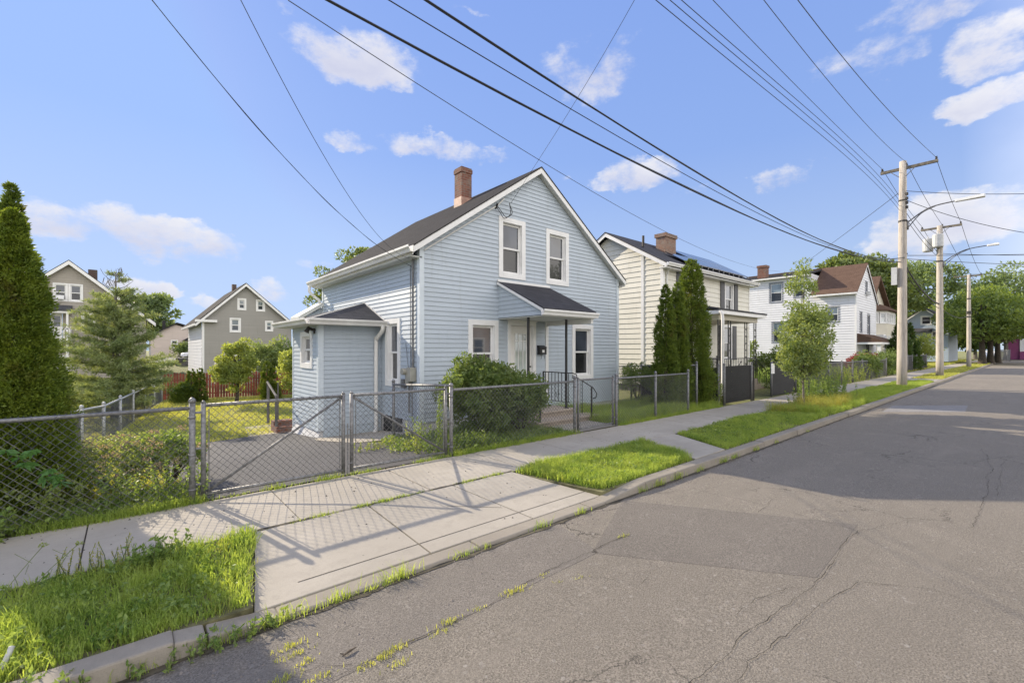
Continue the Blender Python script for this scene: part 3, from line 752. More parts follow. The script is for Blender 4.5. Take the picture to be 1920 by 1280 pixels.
for (a, b) in (((.95, 3.52), (4.25, 3.52)), ((2.6, 4.1), (3.05, 3.72))):
    mb.face([(a[0], a[1] - .004, z(a[1])), (b[0], b[1] - .004, z(b[1])), (b[0], b[1] + .004, z(b[1]) + .0004), (a[0], a[1] + .004, z(a[1]) + .0004)])
structure(mb, 'joint_lines', 'joint')
# gutter dirt
mb = MB(); ribbon(mb, [(-4, 3.11), (-1, 3.1), (.6, 3.12), (4, 3.13), (7, 3.1), (14, 3.12), (30, 3.10)], .045, 9, .003); structure(mb, 'gutter_soil', 'soil')
# driveway asphalt
def zsheet(poly, dz, name, mat, nx=14, ny=20):
    lo = [min(p[i] for p in poly) for i in (0, 1)]; mb = MB()
    ym = sorted({y for _, y in poly} | {5.9, 8.6, 11})
    ym = [y for y in ym if lo[1] <= y <= max(p[1] for p in poly)]
    def xr(y):
        xsn = []
        for (x0, y0), (x1, y1) in zip(poly, poly[1:] + poly[:1]):
            if y0 != y1 and min(y0, y1) - 1e-6 <= y <= max(y0, y1) + 1e-6: xsn.append(x0 + (x1 - x0) * (y - y0) / (y1 - y0))
        return min(xsn), max(xsn)
    for a, b in zip(ym, ym[1:]):
        n = 4
        for k in range(n):
            p = a + (b - a) * k / n; q = a + (b - a) * (k + 1) / n; (l0, r0), (l1, r1) = xr(p + 1e-6), xr(q - 1e-6)
            mb.face([(l0, p, zg(l0, p) + dz), (r0, p, zg(r0, p) + dz), (r1, q, zg(r1, q) + dz), (l1, q, zg(l1, q) + dz)])
    return structure(mb, name, mat)
zsheet([(.62, 5.88), (3.75, 5.88), (3.75, 7.6), (3.35, 9.2), (3.3, 13.2), (.95, 12.3), (.4, 9)], .006, 'driveway', 'driveway')
zsheet([(3.28, 8.5), (3.9, 8.3), (4.7, 8.7), (4.7, 10.4), (3.15, 10.4), (3.05, 9.9)], .014, 'side_slab', 'concrete')
zsheet([(2.3, 12.8), (3.4, 12.75), (4.1, 13.5), (4.1, 15.6), (2.7, 15.5)], .012, 'patio', 'concrete')
zsheet([(6.7, 5.88), (8.1, 5.88), (8.4, 7.0), (7.1, 7.0)], .012, 'front_walk', 'concrete')
# street and bank far behind the yards
mb = MB(); mb.face([(-30, 50, .62), (60, 50, .62), (60, 57, .9), (-30, 57, .9)]); structure(mb, 'back_street', 'asphalt_pale')

# ================================================================== BLUE HOUSE
XL, XR, YF, YB = 4.78, 11.80, 8.60, 14.9
XC = 8.27; RZ = 6.56; SL = .70; RT = .15
rt = lambda x: RZ - SL * abs(x - XC)             # top of roof
hb = thing('blue_house', 'pale blue clapboard house with gabled front, white window trim and small shingled door canopy', 'house', (8.3, 11.7, 0))
fy, fx = FY(YF), FX(XL)
wins_f = [(7.07, 7.70, 3.66, 4.92), (8.71, 9.36, 3.65, 4.90), (6.15, 6.80, .98, 2.33), (9.76, 10.44, 1.0, 2.35)]
door = (7.33, 8.10, .33, 2.36)
win_s = (9.62, 10.14, 1.0, 2.36)
m = MB()
ops = [opening(*w) for w in wins_f] + [opening(*door)]
siding(m, fy, .17, RZ - .16, .1015, lambda z: (max(XL + .08, XC - (RZ - .17 - z) / SL), min(XR - .08, XC + (RZ - .17 - z) / SL)), ops)
siding(m, fx, .17, 3.98, .1015, lambda z: (YF + .08, YB), [opening(*win_s)])
m.face([(XR, YF, -.3), (XR, YB, -.3), (XR, YB, 4), (XR, YF, 4)]); m.face([(XL, YB, -.4), (XL, YB, 4), (XC, YB, 6.3), (XR, YB, 4), (XR, YB, -.4)])
m.build('wall', M['blue_siding'], hb)
m = MB()                                                    # corner boards and wall trim
m.box(XL - .03, XL + .085, YF - .03, YF + .085, .16, 4.0); m.box(XR - .085, XR + .03, YF - .03, YF + .085, .16, 3.98); m.box(XL - .025, XL, YB - .08, YB + .03, .16, 3.98)
m.build('corner_board', M['pale_corner'], hb)
m = MB(); m.fbox(fy, 8.56, 8.66, .33, 2.5, .002, .04); m.build('door_trim', M['trim'], hb)
m = MB(); m.box(XL + .02, XR - .02, YF + .02, YB, -.6, .175); m.build('foundation', M['white_found'], hb)
# roof
m = MB(); Y0, Y1 = 8.42, 15.25; xe0, xe1 = 4.53, 12.0
m.extr([(xe0, Y0, rt(xe0)), (XC, Y0, RZ), (xe1, Y0, rt(xe1)), (xe1, Y0, rt(xe1) - .03), (XC, Y0, RZ - .035), (xe0, Y0, rt(xe0) - .03)], (0, Y1 - Y0, 0))
rf = m.build('roof', M['roof_y'], hb)
m = MB()
for s, xe in ((-1, xe0), (1, xe1)):
    for (ya, yb) in ((Y0 + .012, Y0 + .04), (Y1 - .04, Y1 - .012)):
        m.extr([(XC, ya, RZ - .037), (xe, ya, rt(xe) - .032), (xe, ya, rt(xe) - .165), (XC, ya, RZ - .175)], (0, yb - ya, 0))
m.build('rake_board', M['trim'], rf)
m = MB()
for s, xe in ((-1, xe0), (1, xe1)):
    m.extr([(XC, Y0 + .042, RZ - .14), (xe, Y0 + .042, rt(xe) - .13), (xe, Y0 + .042, rt(xe) - .15), (XC, Y0 + .042, RZ - .16)], (0, YF - Y0 - .03, 0))
m.box(xe0, XL + .03, YF - .03, YB + .2, 3.72, 3.745); m.box(XR - .03, xe1, YF - .03, YB + .2, 3.72, 3.745)
m.build('soffit', M['soffit'], rf)
m = MB(); gutter(m, (xe0 - .005, Y0 - .01, rt(xe0) - .02), (xe0 - .005, Y1 + .1, rt(xe0) - .02), (-1, 0, 0), .13, .14)
m.box(xe0 - .004, xe0 + .02, Y0 + .05, Y1 - .05, 3.745, 3.93); m.box(xe1 - .02, xe1 + .004, Y0 + .05, Y1 - .05, 3.745, 3.93)
m.build('gutter', M['gutter'], rf)
m = MB(); m.box(7.53, 7.90, 11.07, 11.44, 5.9, 7.12); m.box(7.51, 7.92, 11.05, 11.46, 7.04, 7.16); m.box(7.53, 7.90, 11.07, 11.44, 7.16, 7.2)
ch = m.build('chimney', M['brick'], rf)
m = MB(); m.box(7.515, 7.915, 11.055, 11.455, 5.95, 6.3); m.build('flashing', M['copper'], ch)
# windows
for w, lb in zip(wins_f, ('upper left window', 'upper right window', 'lower window left of the door', 'lower window right of the door')):
    window(hb, fy, *w, tw=.125, depth=.10, label=lb)
window(hb, fx, *win_s, tw=.12, depth=.10, label='tall window on the side wall')
# door
m = MB(); a, b, c, d = door
m.fbox(fy, a - .1, a, c, d + .1, -.02, .034); m.fbox(fy, b, b + .1, c, d + .1, -.02, .034); m.fbox(fy, a, b, d, d + .1, -.02, .034); m.fbox(fy, a - .02, a, c, d, -.1, -.02); m.fbox(fy, b, b + .02, c, d, -.1, -.02)
m.fbox(fy, a - .12, b + .12, d + .1, d + .13, 0, .07)
df = m.build('door_frame', M['trim'], hb)
m = MB(); m.fbox(fy, a, b, c, d, -.09, -.05)
for (u0, u1, z0, z1) in ((a + .1, a + .33, c + .12, c + .55), (b - .33, b - .1, c + .12, c + .55)): m.fbox(fy, u0, u1, z0, z1, -.05, -.042)
dr = m.build('door', M['door_white'], hb, bevel=.004)
m = MB(); m.fbox(fy, a + .2, b - .2, c + .75, d - .22, -.05, -.046); g = m.build('door_glass', M['glass_pale'], dr)
m = MB()
for (u0, u1) in ((a + .17, a + .2), (b - .2, b - .17), ((a + b) / 2 - .09, (a + b) / 2 - .07), ((a + b) / 2 + .07, (a + b) / 2 + .09)): m.fbox(fy, u0, u1, c + .73, d - .2, -.049, -.035)
for (z0, z1) in ((d - .22, d - .19), (c + .72, c + .75), (d - .4, d - .38)): m.fbox(fy, a + .17, b - .17, z0, z1, -.049, -.037)
m.build('glazing_bar', M['trim'], dr)
m = MB(); m.tube([(b - .07, YF + .05, 1.3), (b - .07, YF + .0, 1.3)], .022, 8); m.build('handle', M['rust'], dr)
# door canopy
CX0, CX1, CY = 6.93, 8.64, 7.0
m = MB(); m.extr([(CX0 + .01, YF - .012, 2.6), (CX0 + .01, CY + .03, 2.6), (CX0 + .01, YF - .012, 3.35)], (.03, 0, 0)); m.extr([(CX1 - .04, YF - .012, 2.6), (CX1 - .04, CY + .03, 2.6), (CX1 - .04, YF - .012, 3.35)], (.03, 0, 0))
cws = []
for X0 in (CX0, CX1 + .0):
    cw = MB(); cws.append(cw)
    fn = (lambda X0: (lambda u, z, o: (X0 + (.012 - o if X0 == CX0 else -.012 + o), u, z)))(X0)
    siding(cw, fn, 2.52, 3.36, .1015, lambda z: (CY + .04 + (z - 2.6) / .76 * 1.58 if z > 2.6 else CY + .04, YF - .01), ())
cn = m.build('canopy', M['blue_siding'], hb)
for cw in cws: cw.build('canopy_side', M['blue_siding'], cn, split=False)
m = MB(); m.extr([(CX0 - .04, YF + .0, 3.44), (CX0 - .04, CY - .05, 2.665), (CX0 - .04, CY - .05, 2.63), (CX0 - .04, YF, 3.40)], (CX1 - CX0 + .08, 0, 0)); m.build('canopy_roof', M['roof_dark_x'], cn)
m = MB()
for X0 in (CX0 - .055, CX1 + .025): m.extr([(X0, YF - .02, 3.41), (X0, CY - .02, 2.64), (X0, CY - .02, 2.575), (X0, YF - .02, 3.35)], (.03, 0, 0))
gutter(m, (CX0 - .08, CY - .0, 2.63), (CX1 + .1, CY - .0, 2.63), (0, -1, 0), .11, .12)
m.box(CX0 - .05, CX1 + .05, CY, CY + .03, 2.49, 2.62); m.box(CX0 - .04, CX1 + .06, YF - .06, YF - .015, 3.41, 3.47)
m.box(CX1 - .06, CX1 + .02, CY + .03, YF - .03, 2.38, 2.50)
m.build('canopy_trim', M['trim'], cn)
m = MB(); m.box(CX0 + .02, CX1 - .03, CY + .02, YF - .015, 2.49, 2.51); m.build('soffit', M['soffit'], cn)
for x in (6.98, 8.26):
    m = MB(); m.box(x - .022, x + .022, 7.53, 7.574, .3, 2.49); m.box(x - .05, x + .05, 7.5, 7.6, .3, .312); m.build('canopy_post', M['black_metal'], cn)
# steps (landing and two treads) and iron railing
m = MB(); m.box(6.75, 8.42, 7.42, YF + .02, -.3, .25); m.box(6.72, 8.78, 6.98, 7.40, -.3, .12)
m.build('front_steps', M['step'], hb)
m = MB(); m.box(6.72, 8.45, 7.39, YF + .0, .25, .3); m.box(6.69, 8.81, 6.95, 7.39, .12, .17); m.build('step_tread', M['step'], hb, bevel=.01)
m = MB(); zr = 1.16
m.box(8.40, 8.43, 8.50, 8.53, .3, zr)
m.tube([(8.41, 8.52, zr), (8.41, 7.60, zr), (8.41, 7.46, zr), (8.42, 7.36, zr - .03), (8.42, 7.34, zr - .1), (8.42, 7.42, zr - .16), (8.42, 7.5, zr - .1)], .014, 6)
m.tube([(8.43, 7.5, zr - .06), (8.46, 7.2, .98), (8.5, 6.9, .83), (8.51, 6.8, .7), (8.5, 6.82, .6), (8.5, 6.9, .58)], .014, 6)
m.tube([(8.41, 8.5, .42), (8.41, 7.55, .42)], .009, 5)
for k in range(8): m.box(8.402, 8.416, 7.6 + k * .118, 7.614 + k * .118, .42, zr)
m.box(8.48, 8.51, 6.93, 6.96, .12, .85); m.box(8.45, 8.464, 7.2, 7.214, .17, .97); m.tube([(8.42, 8.0, .5), (8.42, 8.06, .62), (8.42, 7.98, .68), (8.42, 7.94, .58)], .008, 5)
m.build('railing', M['black_metal'], hb); m = MB(); m.box(6.8, 6.83, 7.45, 7.48, .3, 1.1); m.tube([(6.81, 8.5, 1.1), (6.81, 7.45, 1.1), (6.79, 6.98, .85)], .014, 6); m.box(6.78, 6.81, 6.96, 6.99, .17, .85)
m.build('railing', M['black_metal'], hb)
# mailbox
m = MB(); m.box(8.26, 8.50, YF - .12, YF - .014, 1.62, 1.80); m.extr([(8.25, YF - .015, 1.86), (8.25, YF - .13, 1.81), (8.25, YF - .13, 1.795), (8.25, YF - .015, 1.795)], (.26, 0, 0)); m.tube([(8.32, YF - .1, 1.61), (8.32, YF - .11, 1.52), (8.34, YF - .07, 1.5)], .005, 4); m.tube([(8.44, YF - .1, 1.61), (8.44, YF - .11, 1.52), (8.46, YF - .07, 1.5)], .005, 4)
mbx = setp(m.build('mailbox', M['black_metal'], None, org=(8.38, 8.5, 1.6)), 'black metal mailbox on the wall beside the white front door', 'mailbox')
m = MB(); m.box(8.34, 8.42, YF - .124, YF - .1205, 1.67, 1.74); m.build('label_plate', M['trim'], mbx)
# downspout and conduits on the side
m = MB(); m.tube(ssub([(4.46, 15.2, 3.78), (4.46, 15.2, 3.6), (4.62, 15.1, 3.42), (4.70, 15.0, 3.3), (4.70, 15.0, 3.0)]), .045, 8); m.build('downspout', M['gutter'], hb, smooth=True)
m = MB(); m.tube([(XL - .05, 8.83, 3.9), (XL - .05, 8.83, 1.35)], .024, 8); m.tube([(XL - .05, 8.83, 3.9), (XL - .12, 8.82, 3.98), (XL - .16, 8.8, 3.9)], .026, 8)
m.tube([(XL - .03, 8.98, 3.6), (XL - .03, 8.96, 1.3)], .009, 5); m.tube([(XL - .03, 9.2, 1.9), (XL - .05, 9.05, 1.4), (XL - .05, 8.96, 1.25)], .006, 4)
m.build('conduit', M['galv'], hb)
m = MB(); m.box(XL - .16, XL - .015, 8.74, 8.92, 1.06, 1.36); m.tube([(XL - .15, 8.98, 1.27), (XL - .24, 8.98, 1.27)], .075, 14); m.box(XL - .10, XL - .015, 8.94, 9.10, .95, 1.25); m.build('meter_box', M['meter'], hb, bevel=.006)
m = MB(); m.box(XL - .09, XL - .02, 9.18, 9.32, .88, 1.08); m.tube([(XL - .05, 9.0, .95), (XL - .05, 9.0, .35)], .02, 6); m.tube([(XL - .06, 8.84, 1.06), (XL - .06, 8.84, .2)], .012, 6); m.build('junction_box', M['galv'], hb)
m = MB(); m.box(XL - .03, XL + .018, 9.45, 10.35, -.26, .16); m.build('cellar_vent', M['black_metal'], hb)
m = MB(); rk = lambda x: RZ - .2 - SL * (XC - x)
m.tube([(4.86, YF - .035, rk(4.86) - .08), (6.9, YF - .035, rk(6.9) - .11), (7.1, YF - .03, rk(7.1) - .05)], .018, 6); m.build('conduit', M['gutter'], hb)
# annex
AX0, AY0, AY1, AZT = 3.30, 10.55, 12.62, 2.40
fa, fl = FY(AY0), FX(AX0)
aw = (11.12, 11.80, 1.42, 2.06)
m = MB(); siding(m, fa, .17, AZT, .1015, lambda z: (AX0 + .085, XL - .0), ()); siding(m, fl, -.12, AZT, .1015, lambda z: (AY0 + .085, AY1 - .05), [opening(*aw)])
siding(m, fa, -.27, .17, .22, lambda z: (AX0 + .085, XL - .0), ()); m.face([(AX0, AY1, -.4), (AX0, AY1, AZT), (XL, AY1, AZT), (XL, AY1, -.4)])
an = m.build('annex', M['blue_siding'], hb)
m = MB(); m.box(AX0 - .03, AX0 + .09, AY0 - .03, AY0 + .09, -.1, AZT); m.box(AX0 - .02, AX0 + .0, AY1 - .06, AY1 + .02, -.3, AZT); m.build('corner_board', M['pale_corner'], an)
m = MB(); m.hexa([(AX0 - .1, AY0 - .06, -.6), (XL, AY0 - .04, -.6), (XL, AY1 + .05, -.6), (AX0 - .1, AY1 + .05, -.6), (AX0 + .02, AY0 + .02, -.1), (XL, AY0 + .02, -.1), (XL, AY1 - .02, -.1), (AX0 + .02, AY1 - .02, -.1)]); m.build('foundation', M['white_found'], an)
window(an, fl, *aw, tw=.12, depth=.10)
ex0, ey0, ey1 = 2.98, 10.24, 13.0
m = MB(); ap = (XL - .01, 11.55, 2.98); A = (ex0, ey0, 2.42); B = (XL - .01, ey0, 2.42); Cc = (ex0, ey1, 2.42); Dd = (XL - .01, ey1, 2.42)
m.face([A, B, ap]); m.face([Cc, A, ap]); m.face([Dd, Cc, ap]); m.face([A, Cc, Dd, B])
m.build('annex_roof', M['roof_x'], an)
m = MB(); gutter(m, (ex0 - .02, ey0 + .0, 2.435), (XL - .02, ey0 + .0, 2.435), (0, -1, 0), .12, .13); gutter(m, (ex0 + .0, ey1, 2.434), (ex0 + .0, ey0 - .1, 2.434), (-1, 0, 0), .12, .13)
m.tube([A, ap], .02, 4); m.tube([B, (ap[0], ap[1], ap[2])], .035, 4); m.build('gutter', M['gutter'], an)
m = MB(); m.box(ex0 + .01, XL - .01, ey0 + .01, ey1, 2.30, 2.325); m.build('soffit', M['soffit'], an)
m = MB(); m.tube(ssub([(4.66, 10.20, 2.33), (4.66, 10.22, 2.2), (4.62, 10.42, 2.02), (4.62, 10.48, 1.85), (4.62, 10.48, -.0), (4.58, 10.38, -.14), (4.45, 10.15, -.2)]), .05, 10); m.build('downspout', M['gutter'], an, smooth=True)
m = MB(); m.box(AX0 - .04, AX0, 10.78, 10.86, 2.12, 2.24); m.tube([(AX0 - .04, 10.82, 2.2), (AX0 - .14, 10.84, 2.24), (AX0 - .19, 10.85, 2.14)], [.03, .05, .06], 8); m.build('floodlight', M['rust'], an)
m = MB(); wx = 4.3
m.extr([(wx, 14.95, -.5), (wx, 14.95, 2.82), (XL + .5, 14.95, 3.35), (XL + .5, 14.95, -.5)], (0, .6, 0)); wg = m.build('rear_wing', M['blue_siding'], hb)
m = MB(); m.extr([(4.02, 14.8, 2.78), (XL, 14.8, 3.27), (XL, 14.8, 3.15), (4.02, 14.8, 2.66)], (0, .9, 0)); m.build('roof', M['soffit'], wg)
m = MB()
for i in range(2): m.box(2.95, 3.42, 12.85 + i * .3, 13.15 + i * .3, -.45, -.28 + i * .12)
st = setp(m.build('brick_step', M['brick'], None, org=(3.2, 13, -.4), bevel=.01), 'low red brick steps with a black handrail behind the annex', 'steps')
m = MB(); m.tube([(2.98, 13.0, -.3), (2.98, 13.0, .55)], .035, 6); m.tube([(2.98, 13.9, -.3), (2.98, 13.9, .8)], .035, 6); m.tube([(2.98, 12.95, .5), (2.98, 14.0, .84)], .03, 6); m.tube([(3.3, 14.2, -.3), (3.3, 14.2, .8)], .02, 6); m.build('handrail', M['greywood'], st)

# ================================================================== CREAM HOUSE
hc = thing('cream_house', 'cream sided two storey house with solar panels, dark shutters and a small iron post porch', 'house', (19.5, 11.7, .1))
X0, X1, Y0, Y1 = 15.48, 23.4, 9.2, 14.2
ym, zr, zc = 11.7, 6.55, 5.08
c_w = [(16.95, 17.6, 3.4, 4.75), (20.75, 21.5, 3.4, 4.75), (20.6, 21.35, 1.35, 2.75)]
cf, cs = FY(Y0), FX(X0)
m = MB(); siding(m, cf, .35, zc, .205, lambda z: (X0 + .08, X1 - .06), [opening(*w) for w in c_w] + [(17.85, 18.75, .55, 2.72)], .02)
siding(m, cs, .35, zr - .05, .205, lambda z: (max(Y0 + .08, ym - (zr - .05 - z) / (zr - zc) * (ym - Y0)), min(Y1, ym + (zr - .05 - z) / (zr - zc) * (ym - Y0))), (), .02)
m.face([(X1, Y0, 0), (X1, Y1, 0), (X1, Y1, zc), (X1, ym, zr - .05), (X1, Y0, zc)]); m.face([(X0, Y1, 0), (X0, Y1, zc), (X1, Y1, zc), (X1, Y1, 0)])
m.build('wall', M['cream_siding'], hc)
m = MB(); m.box(X0 - .03, X0 + .09, Y0 - .03, Y0 + .09, .3, zc); m.box(X1 - .07, X1 + .03, Y0 - .03, Y0 + .06, .3, zc); m.box(X0 - .035, X0 - .002, 10.02, 10.14, .3, 5.45); m.build('corner_board', M['trim'], hc)
m = MB(); m.box(X0 + .02, X1 - .02, Y0 + .02, Y1 - .02, -.2, .36); m.build('foundation', M['stone'], hc)
sl = (zr - zc) / (ym - Y0); ye0, ye1 = Y0 - .32, Y1 + .32; rtc = lambda y: zr + .12 - sl * abs(y - ym)
m = MB(); m.extr([(X0 - .3, ye0, rtc(ye0)), (X0 - .3, ym, zr + .12), (X0 - .3, ye1, rtc(ye1)), (X0 - .3, ye1, rtc(ye1) - .04), (X0 - .3, ym, zr + .08), (X0 - .3, ye0, rtc(ye0) - .04)], (X1 - X0 + .6, 0, 0))
cr = m.build('roof', M['roof_x'], hc)
m = MB()
for xa in (X0 - .285, X1 + .26):
    for ye in (ye0, ye1): m.extr([(xa, ym, zr + .075), (xa, ye, rtc(ye) - .045), (xa, ye, rtc(ye) - .2), (xa, ym, zr - .08)], (.03, 0, 0))
m.box(X0 - .28, X1 + .28, ye0, Y0 + .0, rtc(ye0) - .2, rtc(ye0) - .17); gutter(m, (X0 - .28, ye0, rtc(ye0) - .01), (X1 + .28, ye0, rtc(ye0) - .01), (0, -1, 0), .11, .12)
m.box(X0 - .25, X0 - .0, Y0, Y1, 4.86, 4.89) if 0 else None
m.build('rake_board', M['trim'], cr)
m = MB(); m.box(17.85, 18.75, 10.5, 10.95, 5.9, 6.82); m.box(17.8, 18.8, 10.45, 11.0, 6.7, 6.86); m.build('chimney', M['brick_tan'], cr)
m = MB(); m.tube([(15.85, 10.3, 5.9), (15.85, 10.3, 6.35)], .05, 8); m.build('vent_pipe', M['rust'], cr)
nrm = Vector((0, -sl, 1)).normalized()
for i in range(6):
    xa = 17.2 + i * 1.02
    for j in range(2 if i > 1 else 1):
        sp_ = MB(); ya = ye0 + .28 + j * 1.0; yb = ya + .96
        P = [Vector((xa, ya, rtc(ya))), Vector((xa + .98, ya, rtc(ya))), Vector((xa + .98, yb, rtc(yb))), Vector((xa, yb, rtc(yb)))]
        sp_.hexa([p + Vector((0, 0, .10)) for p in P] + [p + Vector((0, 0, .14)) for p in P]); so = sp_.build('solar_panel', M['solar'], cr)
        for u in (.2, .78): pr_ = MB(); pr_.box(xa + u - .02, xa + u + .02, ya - .04, ya + .0, rtc(ya) - .02, rtc(ya) + .12); pr_.build('bracket', M['galv'], so)
for w in c_w:
    window(hc, cf, *w, tw=.09, depth=.07)
for (a, b, c, d) in c_w:
    for (u0, u1) in ((a - .52, a - .12), (b + .12, b + .52)):
        m = MB(); m.fbox(cf, u0, u1, c - .08, d + .1, .022, .05)
        for k in range(14): z = c + k * (d - c) / 14; m.fbox(cf, u0 + .04, u1 - .04, z, z + .05, .048, .056)
        m.build('shutter', M['shutter'], hc)
m = MB(); m.fbox(cf, 17.87, 17.95, .55, 2.7, -.03, .04); m.fbox(cf, 18.65, 18.73, .55, 2.7, -.03, .04); m.fbox(cf, 17.95, 18.65, 2.6, 2.7, -.03, .04); cd = m.build('door', M['trim'], hc)
m = MB(); m.fbox(cf, 17.95, 18.65, .55, 2.6, -.04, -.01); m.build('door_panel', glass_mat('brown screen door', (.09, .06, .045), .2), cd)
m = MB()
for k in range(5): m.fbox(cf, 17.99 + k * .155, 18.01 + k * .155, .6, 2.55, .0, .015)
for k in range(8): m.fbox(cf, 17.96, 18.64, .7 + k * .25, .715 + k * .25, .0, .012)
m.build('door_grille', M['black_metal'], cd)
m = MB(); m.tube([(X0 + .12, Y0 - .2, 4.85), (X0 + .2, Y0 - .05, 4.6), (X0 + .2, Y0 - .05, .4)], .04, 7); m.build('downspout', M['gutter'], hc)
# porch
PX0, PX1, PY = 16.4, 19.7, 7.55
m = MB(); m.extr([(PX0 - .45, Y0 - .03, 3.62), (PX0 - .45, PY - .35, 3.22), (PX0 - .45, PY - .35, 3.16), (PX0 - .45, Y0 - .03, 3.5)], (PX1 - PX0 + .9, 0, 0)); po = m.build('porch_roof', M['roof_x'], hc)
m = MB(); m.box(PX0 - .42, PX1 + .42, PY - .33, Y0 - .05, 3.03, 3.155); m.build('porch_fascia', M['trim'], po)
m = MB(); m.box(PX0 - .1, PX1 + .1, PY - .1, Y0 - .05, 2.84, 3.03); m.build('porch_beam', M['beige_siding'], po)
m = MB(); m.box(PX0 - .1, PX1 + .1, PY - .1, Y0 - .03, -.1, .55); m.build('porch_floor', M['step'], po)
for (x, y) in ((PX0 + .05, PY), (PX1 - .9, PY), (PX1, PY), (PX0 + .9, PY)):
    m = MB()
    for dx in (0, .2): m.box(x + dx - .015, x + dx + .015, y - .015, y + .015, .55, 2.85)
    for k in range(7): m.tube([(x, y, .8 + k * .28), (x + .2, y, .95 + k * .28)], .006, 4); m.tube([(x + .2, y, .8 + k * .28), (x, y, .95 + k * .28)], .006, 4)
    m.build('porch_post', M['black_metal'], po)
m = MB()
for z in (1.4, .65): m.tube([(PX0, PY, z), (PX1, PY, z)], .014, 5); m.tube([(PX0, PY, z), (PX0, Y0 - .1, z)], .014, 5)
for k in range(25): m.box(PX0 + k * .15, PX0 + k * .15 + .014, PY - .007, PY + .007, .65, 1.4)
for k in range(12): m.box(PX0 - .007, PX0 + .007, PY + k * .15, PY + .014 + k * .15, .65, 1.4)
m.tube([(PX1 + .1, PY, 1.4), (PX1 + 1.3, PY, .85)], .016, 5); m.tube([(PX1 + 1.3, PY, .85), (PX1 + 1.3, PY, .1)], .016, 5)
for k in range(6): z = 1.3 - k * .1; m.box(PX1 + .2 + k * .18, PX1 + .212 + k * .18, PY - .006, PY + .006, .3, z)
m.build('porch_railing', M['black_metal'], po)
m = MB(); m.tube(ssub([(PX0 - .4, PY - .25, 3.1), (PX0 - .42, PY - .38, 2.9), (PX0 - .46, PY - .4, 1.6), (PX0 - .5, PY - .42, .1)]), .055, 8); m.build('downspout', M['gutter'], po)
m = MB()
for k in range(3): m.box(PX1 + .15 + k * .3, PX1 + .45 + k * .3, PY, Y0 - .4, -.1, .42 - k * .13)
m.build('porch_step', M['step'], po)

# ================================================================== WHITE HOUSE with brown roof
hw = thing('white_house', 'white sided house with brown shingle gable, slate blue window trim and red shrub in front', 'house', (46.5, 13, .1))
X0, X1, Y0, Yk, Y1 = 43.0, 49.7, 9.0, 12.0, 18.5; xp, zp, zl, zrr = 46.1, 8.7, 6.35, 5.95
wf, ws = FY(Y0), FX(X0)
fw = [(44.15, 44.75, 3.2, 4.7), (46.6, 47.4, 3.0, 4.6), (45.9, 46.5, 6.4, 7.3), (46.2, 47.0, .9, 2.3)]
sw = [(10.15, 10.9, 4.0, 5.15), (14.2, 15.1, 5.9, 7.5), (14.0, 14.9, 2.4, 4.1), (12.6, 13.2, 6.2, 7.2)]
m = MB()
siding(m, wf, .8, zp - .1, .2, lambda z: (X0 + .06 if z < zl else X0 + .06 + (z - zl) / (zp - zl) * (xp - X0), X1 - .06 if z < zrr else X1 - .06 - (z - zrr) / (zp - zrr) * (X1 - xp)), [opening(*w) for w in fw], .035)
siding(m, ws, .8, 8.05, .2, lambda z: (Y0 + .06 if z < zl else Yk, Y1), [opening(*w) for w in sw], .035)
m.face([(X1, Y0, 0), (X1, Y1, 0), (X1, Y1, zrr), (X1, Y0, zrr)]); m.face([(X0, Y1, 0), (X0, Y1, 8), (X1, Y1, 8), (X1, Y1, 0)]); m.face([(X0, Yk, 6), (X0, Yk, 8.05), (xp, Yk, 8.05), (xp, Yk, 6)])
m.build('wall', M['white_siding'], hw)
m = MB(); m.box(X0 - .03, X0 + .08, Y0 - .03, Y0 + .08, .7, zl); m.box(X1 - .08, X1 + .03, Y0 - .03, Y0, .7, zrr); m.build('corner_board', M['trim'], hw)
m = MB(); m.box(X0 + .03, X1, Y0 + .03, Y1, -.2, .82); m.build('foundation', M['stone'], hw)
m = MB(); s1 = (zp - zl) / (xp - X0); s2 = (zp - zrr) / (X1 - xp)
m.extr([(X0 - .35, Y0 - .15, zl - .35 * s1 + .15), (xp, Y0 - .15, zp + .15), (xp, Y0 - .15, zp + .05), (X0 - .35, Y0 - .15, zl - .35 * s1 + .02)], (0, Yk - Y0 + .15, 0))
m.extr([(X1 + .35, Y0 - .15, zrr - .35 * s2 + .15), (X1 + .35, Y0 - .15, zrr - .35 * s2 + .02), (xp, Y0 - .15, zp + .05), (xp, Y0 - .15, zp + .15)], (0, Y1 - Y0, 0))
wr = m.build('roof', M['roof_brown'], hw)
m = MB(); m.extr([(X0 - .35, Yk, 8.02), (xp + .2, Yk, 8.78), (xp + .2, Yk, 8.66), (X0 - .35, Yk, 7.94)], (0, Y1 - Yk, 0)); m.build('roof', M['roof_y'], hw)
m = MB(); m.box(X0 - .42, X0 - .3, Y0 - .15, Yk, zl - .35 * s1 - .03, zl - .35 * s1 + .09); m.box(X0 - .42, X0 - .3, Yk, Y1, 7.86, 7.98)
for s, xe, ze in ((-1, X0 - .35, zl - .35 * s1), (1, X1 + .35, zrr - .35 * s2)): m.extr([(xp, Y0 - .14, zp + .04), (xe, Y0 - .14, ze + .01), (xe, Y0 - .14, ze - .1), (xp, Y0 - .14, zp - .08)], (0, .03, 0))
m.build('rake_board', M['trim'], wr)
m = MB(); m.box(43.3, 44.0, 15.6, 16.3, 7.9, 9.25); m.box(43.25, 44.05, 15.55, 16.35, 9.1, 9.3); m.build('chimney', M['brick'], wr)
M['slate_trim'] = simple('slate blue trim', (.20, .22, .26), .5, .1)
for w in fw: window(hw, wf, *w, tw=.13, depth=.06, trim='slate_trim')
